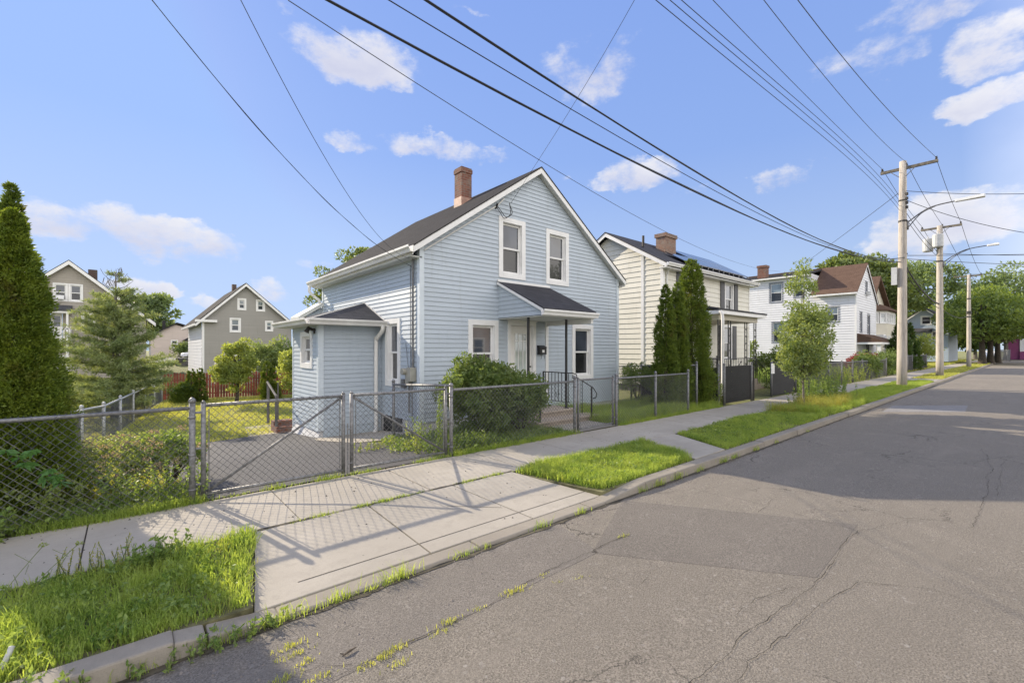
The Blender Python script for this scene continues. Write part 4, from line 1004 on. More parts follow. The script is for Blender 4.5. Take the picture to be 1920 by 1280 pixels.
for w in sw: window(hw, ws, *w, tw=.13, depth=.06, glass='glass_blue', trim='slate_trim')
m = MB(); m.extr([(43.2, Y0 - .02, 3.0), (43.2, Y0 - 1.5, 2.45), (43.2, Y0 - 1.5, 2.3), (43.2, Y0 - .02, 2.3)], (5.6, 0, 0)); pr = m.build('portico', M['roof_brown'], hw)
m = MB(); m.box(43.15, 48.85, Y0 - 1.55, Y0 - .03, 2.15, 2.3)
for x in (43.35, 46.4, 48.6): m.box(x - .1, x + .1, Y0 - 1.45, Y0 - 1.25, .6, 2.15)
for k in range(36): m.box(43.4 + k * .15, 43.44 + k * .15, Y0 - 1.37, Y0 - 1.33, .65, 1.4)
m.box(43.35, 48.6, Y0 - 1.39, Y0 - 1.31, 1.4, 1.46); m.build('porch_frame', M['trim'], pr)
m = MB(); m.box(43.2, 48.7, Y0 - 1.5, Y0 - .03, -.1, .62); m.build('porch_floor', M['stone'], pr)
m = MB(); m.box(46.0, 46.5, Y0 - .35, Y0 - .05, 6.2, 6.5); setp(m.build('air_conditioner', M['lamp'], None, org=(46.2, 8.9, 6.3)), 'small air conditioner hanging from the attic window of the white house', 'air conditioner')

# ================================================================== BEIGE HOUSE with bay
hg = thing('beige_house', 'beige house with glazed upper bay and brown bay roof, behind the nearest utility pole', 'house', (54, 12, .1))
X0, X1, Y0 = 50.6, 57.2, 9.6
m = MB(); gf = FY(Y0)
siding(m, gf, .5, 8.2, .15, lambda z: (X0 if z < 6 else X0 + (z - 6) * .85, X1 if z < 5.9 else X1 - (z - 5.9) * 1.9), ()); siding(m, FX(X0), .5, 6, .15, lambda z: (Y0, 18), ())
m.face([(X1, Y0, 0), (X1, 18, 0), (X1, 18, 6), (X1, Y0, 6)]); m.build('wall', M['beige_siding'], hg)
m = MB(); m.extr([(52.9, Y0 - .4, 8.55), (57.7, Y0 - .4, 5.6), (57.7, Y0 - .4, 5.4), (52.9, Y0 - .4, 8.3), (49.9, Y0 - .4, 5.5), (49.9, Y0 - .4, 5.75)], (0, 9, 0)); m.build('roof', M['roof_brown'], hg)
bay = [(51.2, Y0), (52.4, 8.7), (56.2, 8.7), (57.1, Y0)]
m = MB(); m.extr([(x, y, .3) for x, y in bay], (0, 0, 2.9)); m.extr([(x, y, 3.2) for x, y in bay], (0, 0, .9)); m.extr([(x, y, 5.15) for x, y in bay], (0, 0, .12)); b_ = m.build('bay', M['beige_siding'], hg)
m = MB(); m.extr([(x, y, 5.28) for x, y in [(50.9, Y0), (52.2, 8.4), (56.4, 8.4), (57.4, Y0)]], (0, 0, .1)); m.hexa([(50.9, Y0, 5.38), (52.2, 8.4, 5.38), (56.4, 8.4, 5.38), (57.4, Y0, 5.38), (52.6, Y0, 5.95), (53, Y0 - .3, 5.95), (55.4, Y0 - .3, 5.95), (56, Y0, 5.95)]); m.build('bay_roof', M['roof_brown'], b_)
for (p, q) in zip(bay, bay[1:]):
    p, q = Vector((*p, 0)), Vector((*q, 0)); d = (q - p).normalized(); o_ = Vector((d.y, -d.x, 0)); L = (q - p).length
    F = (lambda p, d, o_: (lambda u, z, o: tuple(p + d * u + o_ * o + Vector((0, 0, z)))))(p, d, o_)
    n = 2 if L < 2 else 4
    for k in range(n): window(b_, F, L * k / n + .14, L * (k + 1) / n - .14, 4.2, 5.05, tw=.1, depth=.05, glass='glass_blue', low='glass_pale')
m = MB(); m.box(51.4, 56.8, 8.75, Y0 - .05, 2.75, 3.1)
for x in (51.6, 53, 55, 56.6): m.box(x - .1, x + .1, 8.55, 8.75, .3, 3.0)
m.build('porch_frame', M['trim'], b_)

# ================================================================== FAR PALE BLUE HOUSE
hp = thing('far_blue_house', 'distant slate blue gabled house with grey pent roof, between two utility poles', 'house', (78, 9, .1))
X0, X1, Y0, Y1 = 74.0, 84.0, 6.6, 10.9; yp_ = 8.7
pf = FX(X0); pw = [(8.15, 8.95, 4.85, 5.75), (7.2, 8.0, 2.9, 3.9), (9.6, 10.3, .9, 2.0), (8.9, 9.3, .9, 2.0)]
m = MB(); siding(m, pf, .3, 6.75, .2, lambda z: (Y0 if z < 5.0 else Y0 + (z - 5.0) * 1.2, Y1 if z < 5.0 else Y1 - (z - 5.0) * 1.26), [opening(*w) for w in pw]); siding(m, FY(Y0), .3, 5, .2, lambda z: (X0, X1), ())
m.face([(X0, Y1, 0), (X0, Y1, 5), (X1, Y1, 5), (X1, Y1, 0)]); m.build('wall', M['far_blue_siding'], hp)
m = MB(); m.extr([(X0 - .4, Y0 - .3, 4.85), (X0 - .4, yp_, 6.95), (X0 - .4, Y1 + .5, 4.7), (X0 - .4, Y1 + .5, 4.55), (X0 - .4, yp_, 6.75), (X0 - .4, Y0 - .3, 4.7)], (X1 - X0 + .8, 0, 0)); m.build('roof', M['roof_x'], hp)
m = MB()
for ye, ze in ((Y0 - .3, 4.7), (Y1 + .5, 4.55)): m.extr([(X0 - .42, yp_, 6.78), (X0 - .42, ye, ze + .02), (X0 - .42, ye, ze - .1), (X0 - .42, yp_, 6.62)], (.03, 0, 0))
m.build('rake_board', M['trim'], hp)
m = MB(); m.extr([(X0 - .02, 8.0, 4.35), (X0 - 1.0, 8.0, 3.95), (X0 - 1.0, 8.0, 3.85), (X0 - .02, 8.0, 3.85)], (0, 3.2, 0)); m.build('pent_roof', M['roof_x'], hp)
for w in pw: window(hp, pf, *w, tw=.12, depth=.05, sash=True)
# pink and white building at the end of the street
m = MB(); m.box(112, 122, 1.5, 3.2, .1, 3.6); m.box(111.6, 122.4, -6, 1.49, .1, 1.4)
hk = thing('roadside_building', 'small magenta and white building at the far end of the street', 'building', (116, 0, .1)); m.build('wall', M['pink'], hk)
m = MB(); m.box(111.8, 122, -8, 1.48, 1.42, 3.4); m.box(111.4, 122.4, -8, 3.3, 3.62, 3.95); m.build('fascia', M['trim'], hk)

# ================================================================== HOUSES BEHIND THE YARD
def far_windows(parent, F, ws, **k):
    for w in ws: window(parent, F, *w, tw=.09, depth=.05, **k)
ht = thing('taupe_house', 'taupe three storey gabled house with white upper balcony, behind the tall pine', 'house', (-2.5, 44, -.4))
Y0 = 40.0; tf = FY(Y0); X0, X1 = -6.4, 1.0; xp, zp = -2.8, 7.2
tw_ = [(-3.45, -2.95, 4.88, 5.85), (-2.75, -2.25, 4.88, 5.85), (-2.15, -1.62, 2.95, 4.0), (-3.3, -2.9, .3, 1.3)]
td = (-3.62, -3.12, 2.35, 4.05)
m = MB(); siding(m, tf, -.6, zp, .16, lambda z: (X0 if z < 4.0 else X0 + (z - 4.0) * 1.13, X1 if z < 4.0 else X1 - (z - 4.0) * 1.19), [opening(*w) for w in tw_ + [td]])
m.face([(X1, Y0, -.6), (X1, Y0 + 9, -.6), (X1, Y0 + 9, 4), (X1, Y0, 4)]); m.face([(X0, Y0, -.6), (X0, Y0, 4), (X0, Y0 + 9, 4), (X0, Y0 + 9, -.6)]); m.build('wall', M['taupe_siding'], ht)
m = MB(); m.extr([(X0 - .5, Y0 - .3, 3.6), (xp, Y0 - .3, zp + .22), (X1 + .5, Y0 - .3, 3.65), (X1 + .5, Y0 - .3, 3.5), (xp, Y0 - .3, zp + .1), (X0 - .5, Y0 - .3, 3.45)], (0, 9.6, 0)); rf = m.build('roof', M['roof_y'], ht)
m = MB(); m.extr([(xp, Y0 - .33, zp + .16), (X1 + .5, Y0 - .33, 3.58), (X1 + .5, Y0 - .33, 3.35), (xp, Y0 - .33, zp - .08), (X0 - .5, Y0 - .33, 3.3), (X0 - .5, Y0 - .33, 3.53)], (0, .06, 0)); m.build('rake_board', M['trim'], rf)
m = MB(); m.box(-2.0, -1.55, 41.5, 42, 6.3, 7.15); m.build('chimney', M['brick_dark'], rf)
m = MB(); m.tube([(.55, 41, 3.9), (.55, 41, 4.5)], .05, 6); m.blob((.5, 40.95, 4.6), .2, 10, 6, (1, .3, 1)); m.build('satellite_dish', M['lamp'], rf)
far_windows(ht, tf, tw_)
m = MB(); m.fbox(tf, td[0], td[1], td[2], td[3], -.05, -.02); d_ = m.build('door', M['door_white'], ht); m = MB(); m.fbox(tf, td[0] + .12, td[1] - .08, 3.2, 3.85, -.02, -.015); m.build('door_glass', M['glass'], d_)
m = MB(); m.extr([(-4.9, Y0 - .02, 4.55), (-4.9, Y0 - 1.2, 4.22), (-4.9, Y0 - 1.2, 4.12), (-4.9, Y0 - .02, 4.12)], (2.25, 0, 0)); bl = m.build('balcony_roof', M['roof_x'], ht)
m = MB(); m.box(-4.85, -2.65, Y0 - 1.15, Y0 - .03, 4.0, 4.11); m.box(-4.85, -2.65, Y0 - 1.15, Y0 - .02, 2.15, 2.32); m.box(-2.86, -2.76, Y0 - 1.12, Y0 - 1.02, -.6, 4.1); m.box(-4.8, -2.7, Y0 - 1.12, Y0 - 1.06, 3.0, 3.06)
for k in range(16): m.box(-4.8 + k * .13, -4.75 + k * .13, Y0 - 1.11, Y0 - 1.08, 2.32, 3.0)
m.box(-2.73, -2.68, Y0 - 1.1, Y0 - .03, 2.32, 3.05); m.box(-4.85, -2.65, Y0 - 1.15, Y0 - .02, .1, .2); m.box(-4.8, -2.7, Y0 - 1.12, Y0 - 1.06, .9, 1.0); m.build('balcony', M['trim'], ht)
m = MB(); m.box(-3.38, -3.02, Y0 - .3, Y0 - .0, 4.9, 5.15); setp(m.build('air_conditioner', M['vinyl_white'], None, org=(-3.2, 39.8, 5), bevel=.02), 'white air conditioner in the attic window of the taupe house', 'air conditioner')
h2 = thing('grey_house', 'grey sided gable house with mismatched white framed windows behind the red fence', 'house', (6, 36, -.5))
Y0 = 33.0; gf = FY(Y0); X0, X1 = 3.45, 8.5; xp, zp = 5.76, 5.85
gw = [(5.40, 5.72, 4.35, 4.92), (6.45, 6.80, 4.32, 4.92), (4.98, 5.42, 2.92, 3.66), (6.98, 7.28, 3.03, 3.55), (4.95, 5.6, .3, 1.35), (6.95, 7.55, .6, 1.35)]
m = MB(); siding(m, gf, -.6, zp, .13, lambda z: (X0 if z < 3.65 else X0 + (z - 3.65) * 1.05, X1 if z < 3.5 else X1 - (z - 3.5) * 1.17), [opening(*w) for w in gw]); m.build('wall', M['grey_siding'], h2)
m = MB(); m.box(X0, X0 + .12, Y0 - .03, Y0, -.6, 3.6); m.build('corner_board', M['trim'], h2); m = MB(); m.face([(X1, Y0, -.6), (X1, Y0 + 8, -.6), (X1, Y0 + 8, 3.5), (X1, Y0, 3.5)]); m.build('side_wall', M['white_siding'], h2); m = MB(); siding(m, FX(X0), -.6, 3.6, .2, lambda z: (Y0, Y0 + 8), ()); m.build('side_wall', M['white_siding'], h2, split=False)
m = MB(); m.extr([(X0 - .35, Y0 - .25, 3.38), (xp, Y0 - .25, zp + .16), (X1 + .35, Y0 - .25, 3.3), (X1 + .35, Y0 - .25, 3.18), (xp, Y0 - .25, zp + .05), (X0 - .35, Y0 - .25, 3.26)], (0, 8.5, 0)); rf = m.build('roof', M['roof_y'], h2)
m = MB(); m.extr([(xp, Y0 - .28, zp + .1), (X1 + .35, Y0 - .28, 3.24), (X1 + .35, Y0 - .28, 3.08), (xp, Y0 - .28, zp - .07), (X0 - .35, Y0 - .28, 3.14), (X0 - .35, Y0 - .28, 3.3)], (0, .05, 0)); m.box(X0 - .35, X0 + .75, Y0 - .3, Y0 - .02, 3.42, 3.56); m.box(X0 - .42, X0 - .3, Y0 - .25, Y0 + 8, 3.2, 3.32); m.build('rake_board', M['trim'], rf)
m = MB(); m.box(5.5, 5.75, 36, 36.3, 5.5, 6.25); m.build('chimney', M['brick_dark'], rf)
far_windows(h2, gf, gw, glass='glass_blue', low='glass')
h3 = thing('beige_cottage', 'distant pinkish beige house with twin gables, seen between the taupe and the grey house', 'house', (4, 67, .9))
Y0 = 64.0; kf = FY(Y0); m = MB(); siding(m, kf, .8, 4.6, .2, lambda z: (2.0 if z < 3.3 else 2.0 + (z - 3.3) * 1.7, 8.5 if z < 3.3 else 8.5 - (z - 3.3) * 3.4), [opening(3.85, 4.35, 2.0, 2.75), opening(4.9, 5.6, 2.0, 2.6)]); m.face([(2, Y0, .8), (2, Y0, 3.3), (2, Y0 + 6, 3.3), (2, Y0 + 6, .8)]); m.build('wall', M['pinkbeige'], h3)
m = MB(); m.extr([(1.6, Y0 - .3, 3.15), (4.3, Y0 - .3, 4.85), (9, Y0 - .3, 3.3), (9, Y0 - .3, 3.15), (4.3, Y0 - .3, 4.7), (1.6, Y0 - .3, 3.0)], (0, 7, 0)); m.extr([(4.8, Y0 - .8, 2.75), (5.3, Y0 - .8, 3.1), (5.9, Y0 - .8, 2.75)], (0, .8, 0)); m.box(3.1, 3.4, Y0 + 2, Y0 + 2.3, 3.9, 5.1); m.build('roof', M['roof_y'], h3)
far_windows(h3, kf, [(3.85, 4.35, 2.0, 2.75), (4.9, 5.6, 2.0, 2.6)])

# ================================================================== FENCES
FH = 1.05; DM = .076
def mesh_panel(mb, A, B, z0, z1, r=.0026, seed=0, dm=DM, warp=.008):
    """diamond wire mesh between plan points A and B; z0(u), z1(u) callables or numbers"""
    A = Vector((*A, 0)); B = Vector((*B, 0)); L = (B - A).length; d = (B - A) / L; n_ = Vector((-d.y, d.x, 0)); ph = seed * 1.7
    f0 = z0 if callable(z0) else (lambda u: z0); f1 = z1 if callable(z1) else (lambda u: z1)
    H = f1(0) - f0(0); k = -int(H / dm) - 1
    while k * dm < L:
        for s in (1, -1):
            us = k * dm if s == 1 else (k * dm + H)       # u at z bottom
            pts = []
            for i in range(9):
                h = i / 8; u = us + s * H * h
                pts.append((u, h))
            # clip
            cl = []
            for (p, q) in zip(pts, pts[1:]):
                u0, h0 = p; u1, h1 = q
                lo, hi = 0, 1
                if u1 == u0: continue
                ta, tb = (0 - u0) / (u1 - u0), (L - u0) / (u1 - u0)
                if ta > tb: ta, tb = tb, ta
                lo, hi = max(0, ta), min(1, tb)
                if lo >= hi: continue
                a = (u0 + (u1 - u0) * lo, h0 + (h1 - h0) * lo); b = (u0 + (u1 - u0) * hi, h0 + (h1 - h0) * hi)
                if not cl: cl.append(a)
                cl.append(b)
            if len(cl) >= 2:
                P = []
                for (u, h) in cl:
                    w = warp * math.sin(u * 3.1 + ph) * math.sin(h * 3.1); zz = f0(u) + (f1(u) - f0(u)) * h
                    P.append(A + d * (u + w) + n_ * (s * .0025 + warp * .8 * math.sin(u * 2.3 + h * 4 + ph)) + Vector((0, 0, zz + w * .6)))
                mb.tube(P, r, 3, False)
        k += 1
def rail(mb, p, q, r): mb.tube([p, q], r, 10)
def post(mb, x, y, z0, z1, r=.03, cap=True):
    mb.tube([(x, y, z0), (x, y, z1)], r, 12)
    if cap: mb.tube([(x, y, z1 - .012), (x, y, z1 + .012), (x, y, z1 + .03), (x, y, z1 + .045)], [r * 1.18, r * 1.18, r * .85, r * .2], 12)
def band(mb, x, y, z, r=.034): mb.tube([(x, y, z - .012), (x, y, z + .012)], r, 10)
def fence_run(name, label, pts, h=FH, gm='galv', posts=None, r=.03, rr=.020, twist=True, seed=0, group=None, zf=None, tension=True, wr=.0026, extra_posts=(), dm=DM):
    """chain link fence along plan points; > post (each), rail, wire_mesh"""
    zf = zf or (lambda x, y: zg(x, y) - .01)
    t = thing(name, label, 'fence', (*pts[0], zf(*pts[0])), group)
    for (x, y) in (posts or pts):
        m = MB(); post(m, x, y, zf(x, y) - .2, zf(x, y) + h + .05, r)
        if tension: band(m, x, y, zf(x, y) + h - .12, r * 1.15); band(m, x, y, zf(x, y) + h * .5, r * 1.15); band(m, x, y, zf(x, y) + .15, r * 1.15)
        m.build('post', M[gm], t, smooth=True)
    m = MB(); w = MB()
    for (a, b) in zip(pts, pts[1:]):
        za, zb = zf(*a), zf(*b)
        m.tube([(*a, za + h - .02), (*b, zb + h - .02)], rr, 8)
        L = math.dist(a, b)
        mesh_panel(w, a, b, lambda u: za + (zb - za) * u / L + .02, lambda u: za + (zb - za) * u / L + h + .012, wr, seed, dm)
        if twist:
            n = int(L / .55); d = ((b[0] - a[0]) / L, (b[1] - a[1]) / L)
            for k in range(1, n + 1):
                u = k * L / (n + 1); x, y, z = a[0] + d[0] * u, a[1] + d[1] * u, za + (zb - za) * u / L + h - .02
                w.tube([(x + d[0] * .02 * math.cos(q) - d[1] * .024 * math.sin(q), y + d[1] * .02 * q / 6 + d[0] * .024 * math.sin(q), z + .024 * math.cos(q)) for q in np.linspace(0, 6.3, 9)], .003, 3, False)
    m.build('rail', M[gm], t, smooth=True); w.build('wire_mesh', M['wiremesh'], t)
    return t
FYY = 5.9
Z0 = .1
fence_run('chain_link_fence', 'chain link fence in front of the tall arborvitae at the left end, with sagging mesh', [(-3.6, FYY + .06), (.53, FYY)], posts=[(-3.6, FYY + .06), (.53, FYY)], seed=1)
def gate(label, xa, xb, y, z0, h, brace, hinge, seed):
    t = thing('chain_link_gate', label, 'gate', ((xa + xb) / 2, y, z0))
    m = MB()
    for x in (xa, xb): m.tube([(x, y, z0 + .03), (x, y, z0 + h + .02)], .024, 10); m.tube([(x, y, z0 + h + .02), (x, y, z0 + h + .045)], [.026, .008], 10)
    m.tube([(xa, y, z0 + h - .01), (xb, y, z0 + h - .01)], .019, 10); m.tube([(xa, y, z0 + .07), (xb, y, z0 + .07)], .019, 10)
    m.build('gate_frame', M['galv'], t, smooth=True)
    if brace: m = MB(); m.tube([(brace[0], y + .008, z0 + .09), (brace[1], y + .008, z0 + h - .03)], .016, 8); m.build('brace', M['galv'], t, smooth=True)
    w = MB(); mesh_panel(w, (xa + .03, y - .01), (xb - .03, y - .01), z0 + .06, z0 + h + .01, .0026, seed)
    n = int((xb - xa) / .1)
    for k in range(n):
        for zz in (z0 + h - .01, z0 + .07):
            x = xa + .06 + k * (xb - xa - .12) / n; w.tube([(x, y - .022, zz + .012), (x + .012, y - .005, zz + .024), (x + .024, y + .02, zz)], .003, 3, False)
    w.build('wire_mesh', M['wiremesh'], t)
    m = MB()
    for zz in (.18, .55, .92): m.tube([(hinge, y - .0, z0 + zz * h), (hinge + (.07 if hinge > (xa + xb) / 2 else -.07), y, z0 + zz * h)], .014, 6)
    m.tube([(xa + .05, y - .012, z0 + .1), (xa + .05, y - .012, z0 + h - .05)], .006, 5); m.tube([(xb - .05, y - .012, z0 + .1), (xb - .05, y - .012, z0 + h - .05)], .006, 5)
    m.build('hinge', M['galv'], t); return t
gate('wide left leaf of the chain link driveway gate, its brace rising to the right', .63, 2.15, FYY, Z0, FH, (.66, 2.13), .63, 3)
g2 = gate('right leaf of the chain link driveway gate, its brace falling to the right', 2.26, 3.72, FYY, Z0, FH, (3.70, 2.28), 3.72, 5)
m = MB(); m.tube([(2.2, FYY - .02, .1), (2.2, FYY - .02, .78)], .009, 6); m.tube([(2.2, FYY - .02, .7), (2.27, FYY - .02, .7)], .009, 6); m.tube([(2.2, FYY - .02, .25), (2.27, FYY - .02, .25)], .009, 6); m.build('latch', M['galv'], g2)
fence_run('chain_link_fence', 'chain link fence in front of the big leafy bush, with a slightly sagging top rail', [(3.82, FYY), (6.70, FYY)], seed=7)
gate('narrow chain link walk gate in front of the steps', 6.80, 7.93, FYY, Z0, FH, None, 7.93, 8)
fence_run('chain_link_fence', 'chain link fence between the walk gate and the three arborvitae spires', [(8.05, FYY), (11.15, FYY)], posts=[(8.05, FYY), (9.6, FYY), (11.15, FYY)], seed=9)
fence_run('chain_link_fence', 'short chain link return from the driveway gate post back to the house corner', [(3.82, FYY + .06), (4.02, 8.3)], posts=[(4.02, 8.3)], h=1.12, seed=11)
fence_run('chain_link_fence', 'low chain link divider between the two house lots, beside the cream house', [(12.2, 6.2), (12.4, 8.5), (12.6, 12)], h=1.25, seed=13, tension=False)
fence_run('chain_link_fence', 'long chain link side fence running back across the lawn to the red fence', [(-.95, 8.0), (-.85, 11.0), (-.75, 13.4), (-.45, 15.3), (-.15, 17.2), (.15, 19.2), (.5, 21.4), (.85, 23.7), (1.2, 26)], h=.95, gm='galv_pale', seed=15, tension=False, twist=False, r=.035, wr=.0034, rr=.028)
fence_run('chain_link_fence', 'weedy chain link fence in front of the white house beyond the young tree', [(20, 6.0), (24, 6.02), (28, 6.0), (32, 6.0), (36, 6.0)], posts=[(20, 6), (22, 6), (24, 6.02), (26, 6), (28, 6), (30, 6), (32, 6), (34, 6), (36, 6)], h=1.05, seed=17, tension=False, twist=False, wr=.004)
fence_run('chain_link_fence', 'far chain link fence beside the dark arborvitae pair near the second utility pole', [(40, 6.1), (44, 6.1), (48, 6.1), (53, 6.1)], posts=[(40, 6.1), (44, 6.1), (46, 6.1), (48, 6.1), (53, 6.1)], h=1.2, seed=19, tension=False, twist=False, wr=.005)
fence_run('chain_link_fence', 'distant chain link fence across the end of the street', [(96, 2.2), (100, 2.6), (104, 3.4)], h=1.6, seed=21, tension=False, twist=False, wr=.012, dm=.2)
# black slatted screens along the cream house
def screen(label, a, b, h, seed, lean=0):
    t = thing('black_screen_fence', label, 'fence', (*a, .1), 'black screen panels at the cream house'); m = MB(); L = math.dist(a, b); d = Vector((b[0] - a[0], b[1] - a[1], 0)) / L; n = int(h / .07)
    for k in range(n):
        z = .13 + k * .07; P = Vector((*a, z)); Q = Vector((*b, z + lean)); q = Vector((-d.y, d.x, 0)) * .012
        m.hexa([P - q, Q - q, Q + q, P + q, P - q + Vector((0, 0, .064)), Q - q + Vector((0, 0, .064)), Q + q + Vector((0, 0, .064)), P + q + Vector((0, 0, .064))])
    m.hexa([Vector((*a, .13)) - q * .2, Vector((*b, .13)) - q * .2, Vector((*b, .13)) + q * .2, Vector((*a, .13)) + q * .2] + [Vector((*a, .1 + h)) - q * .2, Vector((*b, .1 + h)) - q * .2, Vector((*b, .1 + h)) + q * .2, Vector((*a, .1 + h)) + q * .2])
    m.build('slat_panel', M['blackpanel'], t)
    for p in (a, b): m = MB(); post(m, p[0], p[1] - .02, 0, h + .18, .035); m.build('post', M['galv'], t, smooth=True)
screen('black slatted screen panel at the sidewalk in front of the cream porch', (13.55, 6.05), (15.45, 6.02), 1.12, 1)
screen('black slatted screen panel with a small white sign, right of the open gateway', (17.25, 6.05), (19.6, 6.02), 1.2, 2)
screen('narrow black slatted screen beside the arborvitae spires, running back from the sidewalk', (13.4, 6.15), (13.1, 8.6), 1.1, 3)
m = MB(); m.box(17.12, 17.42, 5.985, 5.995, .9, 1.25); setp(m.build('gate_sign', M['trim'], None, org=(17.27, 5.99, 1.1)), 'small white notice fixed to the black screen post by the gateway', 'sign')
m = MB(); m.tube([(15.62, 6.0, 0), (15.62, 6.0, 1.2)], .03, 7); m.tube([(16.9, 6.6, 0), (16.95, 6.6, .9), (17.0, 6.6, 1.25)], .022, 6); m.tube([(16.2, 6.8, .9), (17.0, 6.8, .55)], .012, 5); m.tube([(15.65, 6.4, 1.35), (17.1, 7.2, .95)], .014, 5)
for k in range(5): m.box(16.0 + k * .22, 16.014 + k * .22, 6.79, 6.81, .1, .95 - k * .06)
setp(m.build('iron_railing', M['black_metal'], None, org=(16.2, 6.6, .1)), 'bent black iron railing in the gateway between the black screens', 'railing')
m = MB(); m.box(16.6, 18.0, 7.3, 8.5, .5, .62); m.box(16.7, 16.8, 7.4, 7.5, .1, .5); m.box(17.8, 17.9, 7.4, 7.5, .1, .5); m.box(16.7, 16.8, 8.3, 8.4, .1, .5); m.box(17.8, 17.9, 8.3, 8.4, .1, .5); m.box(16.6, 18.0, 8.4, 8.5, .62, .9)
setp(m.build('garden_bench', M['greywood'], None, org=(17.3, 7.9, .1)), 'dark weathered bench inside the gateway behind the screens', 'bench')
fence_run('iron_fence', 'black spiked iron fence behind the gateway in front of the tall grass', [(17.2, 9.0), (19.5, 9.0)], h=1.3, seed=23, tension=False, twist=False, wr=.008, dm=.14)
# red picket fence
t = thing('red_picket_fence', 'long red stained picket fence across the back of the lawn', 'fence', (4, 26.3, -.6)); rd = random.Random(4)
m = MB(); a = Vector((1.3, 26.3, 0)); b = Vector((9.5, 24.6, 0)); L = (b - a).length; d = (b - a) / L; k = 0
while k * .115 < L:
    p = a + d * k * .115; h = 1.22 + rd.uniform(-.03, .04); w = .088; g = .012; q = Vector((-d.y, d.x, 0)) * g; z = -.58; tl = rd.uniform(-.01, .01)
    P = [p - q, p + d * w - q, p + d * w + q, p + q]
    m.hexa([v + Vector((0, 0, z)) for v in P] + [v + d * tl + Vector((0, 0, z + h - .05)) for v in P]); c = p + d * (w / 2 + tl)
    m.extr([p + d * tl - q + Vector((0, 0, z + h - .05)), p + d * (w + tl) - q + Vector((0, 0, z + h - .05)), c - q + Vector((0, 0, z + h))], q * 2); k += 1
m.build('picket_panel', M['redwood'], t)
for k in range(5):
    p = a + d * (k * L / 4) + Vector((-d.y, d.x, 0)) * .07; m = MB(); m.box(p.x - .05, p.x + .05, p.y - .05, p.y + .05, -.7, .55); m.build('post', M['redwood'], t)
m = MB()
for z in (-.35, .3): m.tube([a + Vector((.0, .05, z)), b + Vector((0, .05, z))], .035, 4)
m.build('rail', M['redwood'], t)

# ================================================================== UTILITY POLES
def pole(label, x, y, h, lean, r0, r1, arm, armz, extras=None):
    t = thing('utility_pole', label, 'utility pole', (x, y, .1)); m = MB()
    pts = [(x + lean * k / 8, y, (h * k / 8) + (0 if k else -.2)) for k in range(9)]; m.tube(pts, [r0 + (r1 - r0) * k / 8 for k in range(9)], 14); m.build('pole', M['pole'], t, smooth=True)
    xt = x + lean
    if arm:
        a, b = arm; m = MB(); m.hexa([(xt - .06, a, armz - .06), (xt + .05, a, armz - .06), (xt + .05, b, armz - .06), (xt - .06, b, armz - .06), (xt - .06, a, armz + .06), (xt + .05, a, armz + .06), (xt + .05, b, armz + .06), (xt - .06, b, armz + .06)]); m.build('crossarm', M['arm_wood'], t)
        m = MB(); m.tube([(xt - .06, y + .45, armz - .04), (xt - .08, y + .05, armz - .45)], .015, 5); m.tube([(xt - .06, y - .45, armz - .04), (xt - .08, y - .05, armz - .45)], .015, 5); m.build('arm_brace', M['galv'], t)
        for yy in (a + .06, b - .06, y - .12):
            m = MB(); m.tube([(xt, yy, armz + .06), (xt, yy, armz + .12), (xt, yy, armz + .16), (xt, yy, armz + .2)], [.02, .05, .03, .045], 8); m.build('insulator', M['rust'], t)
    return t, xt
P1 = (26.7, 3.9); P2 = (38.9, 3.86); P3 = (59.8, 3.95)
p1, x1 = pole('nearest utility pole, pale weathered wood with one long crossarm and a street lamp', *P1, 10.35, .25, .19, .13, (2.72, 4.70), 10.02)
p2, x2 = pole('second utility pole carrying two grey transformer cans', *P2, 9.55, .0, .19, .14, (2.86, 4.75), 9.42)
p3, x3 = pole('third and farthest utility pole with a dark cable bundle', *P3, 8.75, .0, .17, .12, (3.1, 4.95), 8.62)
def collars(parent, x, y, zs):
    m = MB()
    for z, r, hh in zs: m.tube([(x, y, z - hh), (x, y, z + hh)], r, 10)
    m.build('bracket', M['rust'], parent)
collars(p1, x1 - .05, P1[1], [(5.35, .19, .13), (7.6, .17, .04), (8.55, .165, .02), (6.1, .18, .02)]); collars(p2, x2, P2[1], [(7.3, .17, .04), (8.2, .165, .05)]); collars(p3, x3, P3[1], [(5.2, .19, .14), (6.5, .17, .05), (4.8, .18, .05)])
m = MB()
for k in range(4): m.tube([(x1 - .1, P1[1] - .15, 8.15 + k * .2), (x1 - .1, P1[1] - .15, 8.27 + k * .2)], .055, 8)
m.build('insulator', M['rust'], p1)
m = MB(); m.box(x1 - .35, x1 - .2, P1[1] + .16, P1[1] + .36, 4.7, 5.5); m.build('cable_box', M['lamp'], p1)
for (yy, dz, xx) in ((3.86 + .55, 0, -.0), (3.86 + .05, .15, -.35)):
    m = MB(); m.tube([(x2 + xx, yy, 8.0 + dz), (x2 + xx, yy, 8.05 + dz), (x2 + xx, yy, 8.75 + dz), (x2 + xx, yy, 8.8 + dz), (x2 + xx, yy, 8.83 + dz)], [.24, .27, .27, .25, .1], 16); m.tube([(x2 + xx, yy, 8.8 + dz), (x2 + xx, yy, 9.0 + dz)], [.04, .025], 6); tr = m.build('transformer', M['transf'], p2, smooth=False)
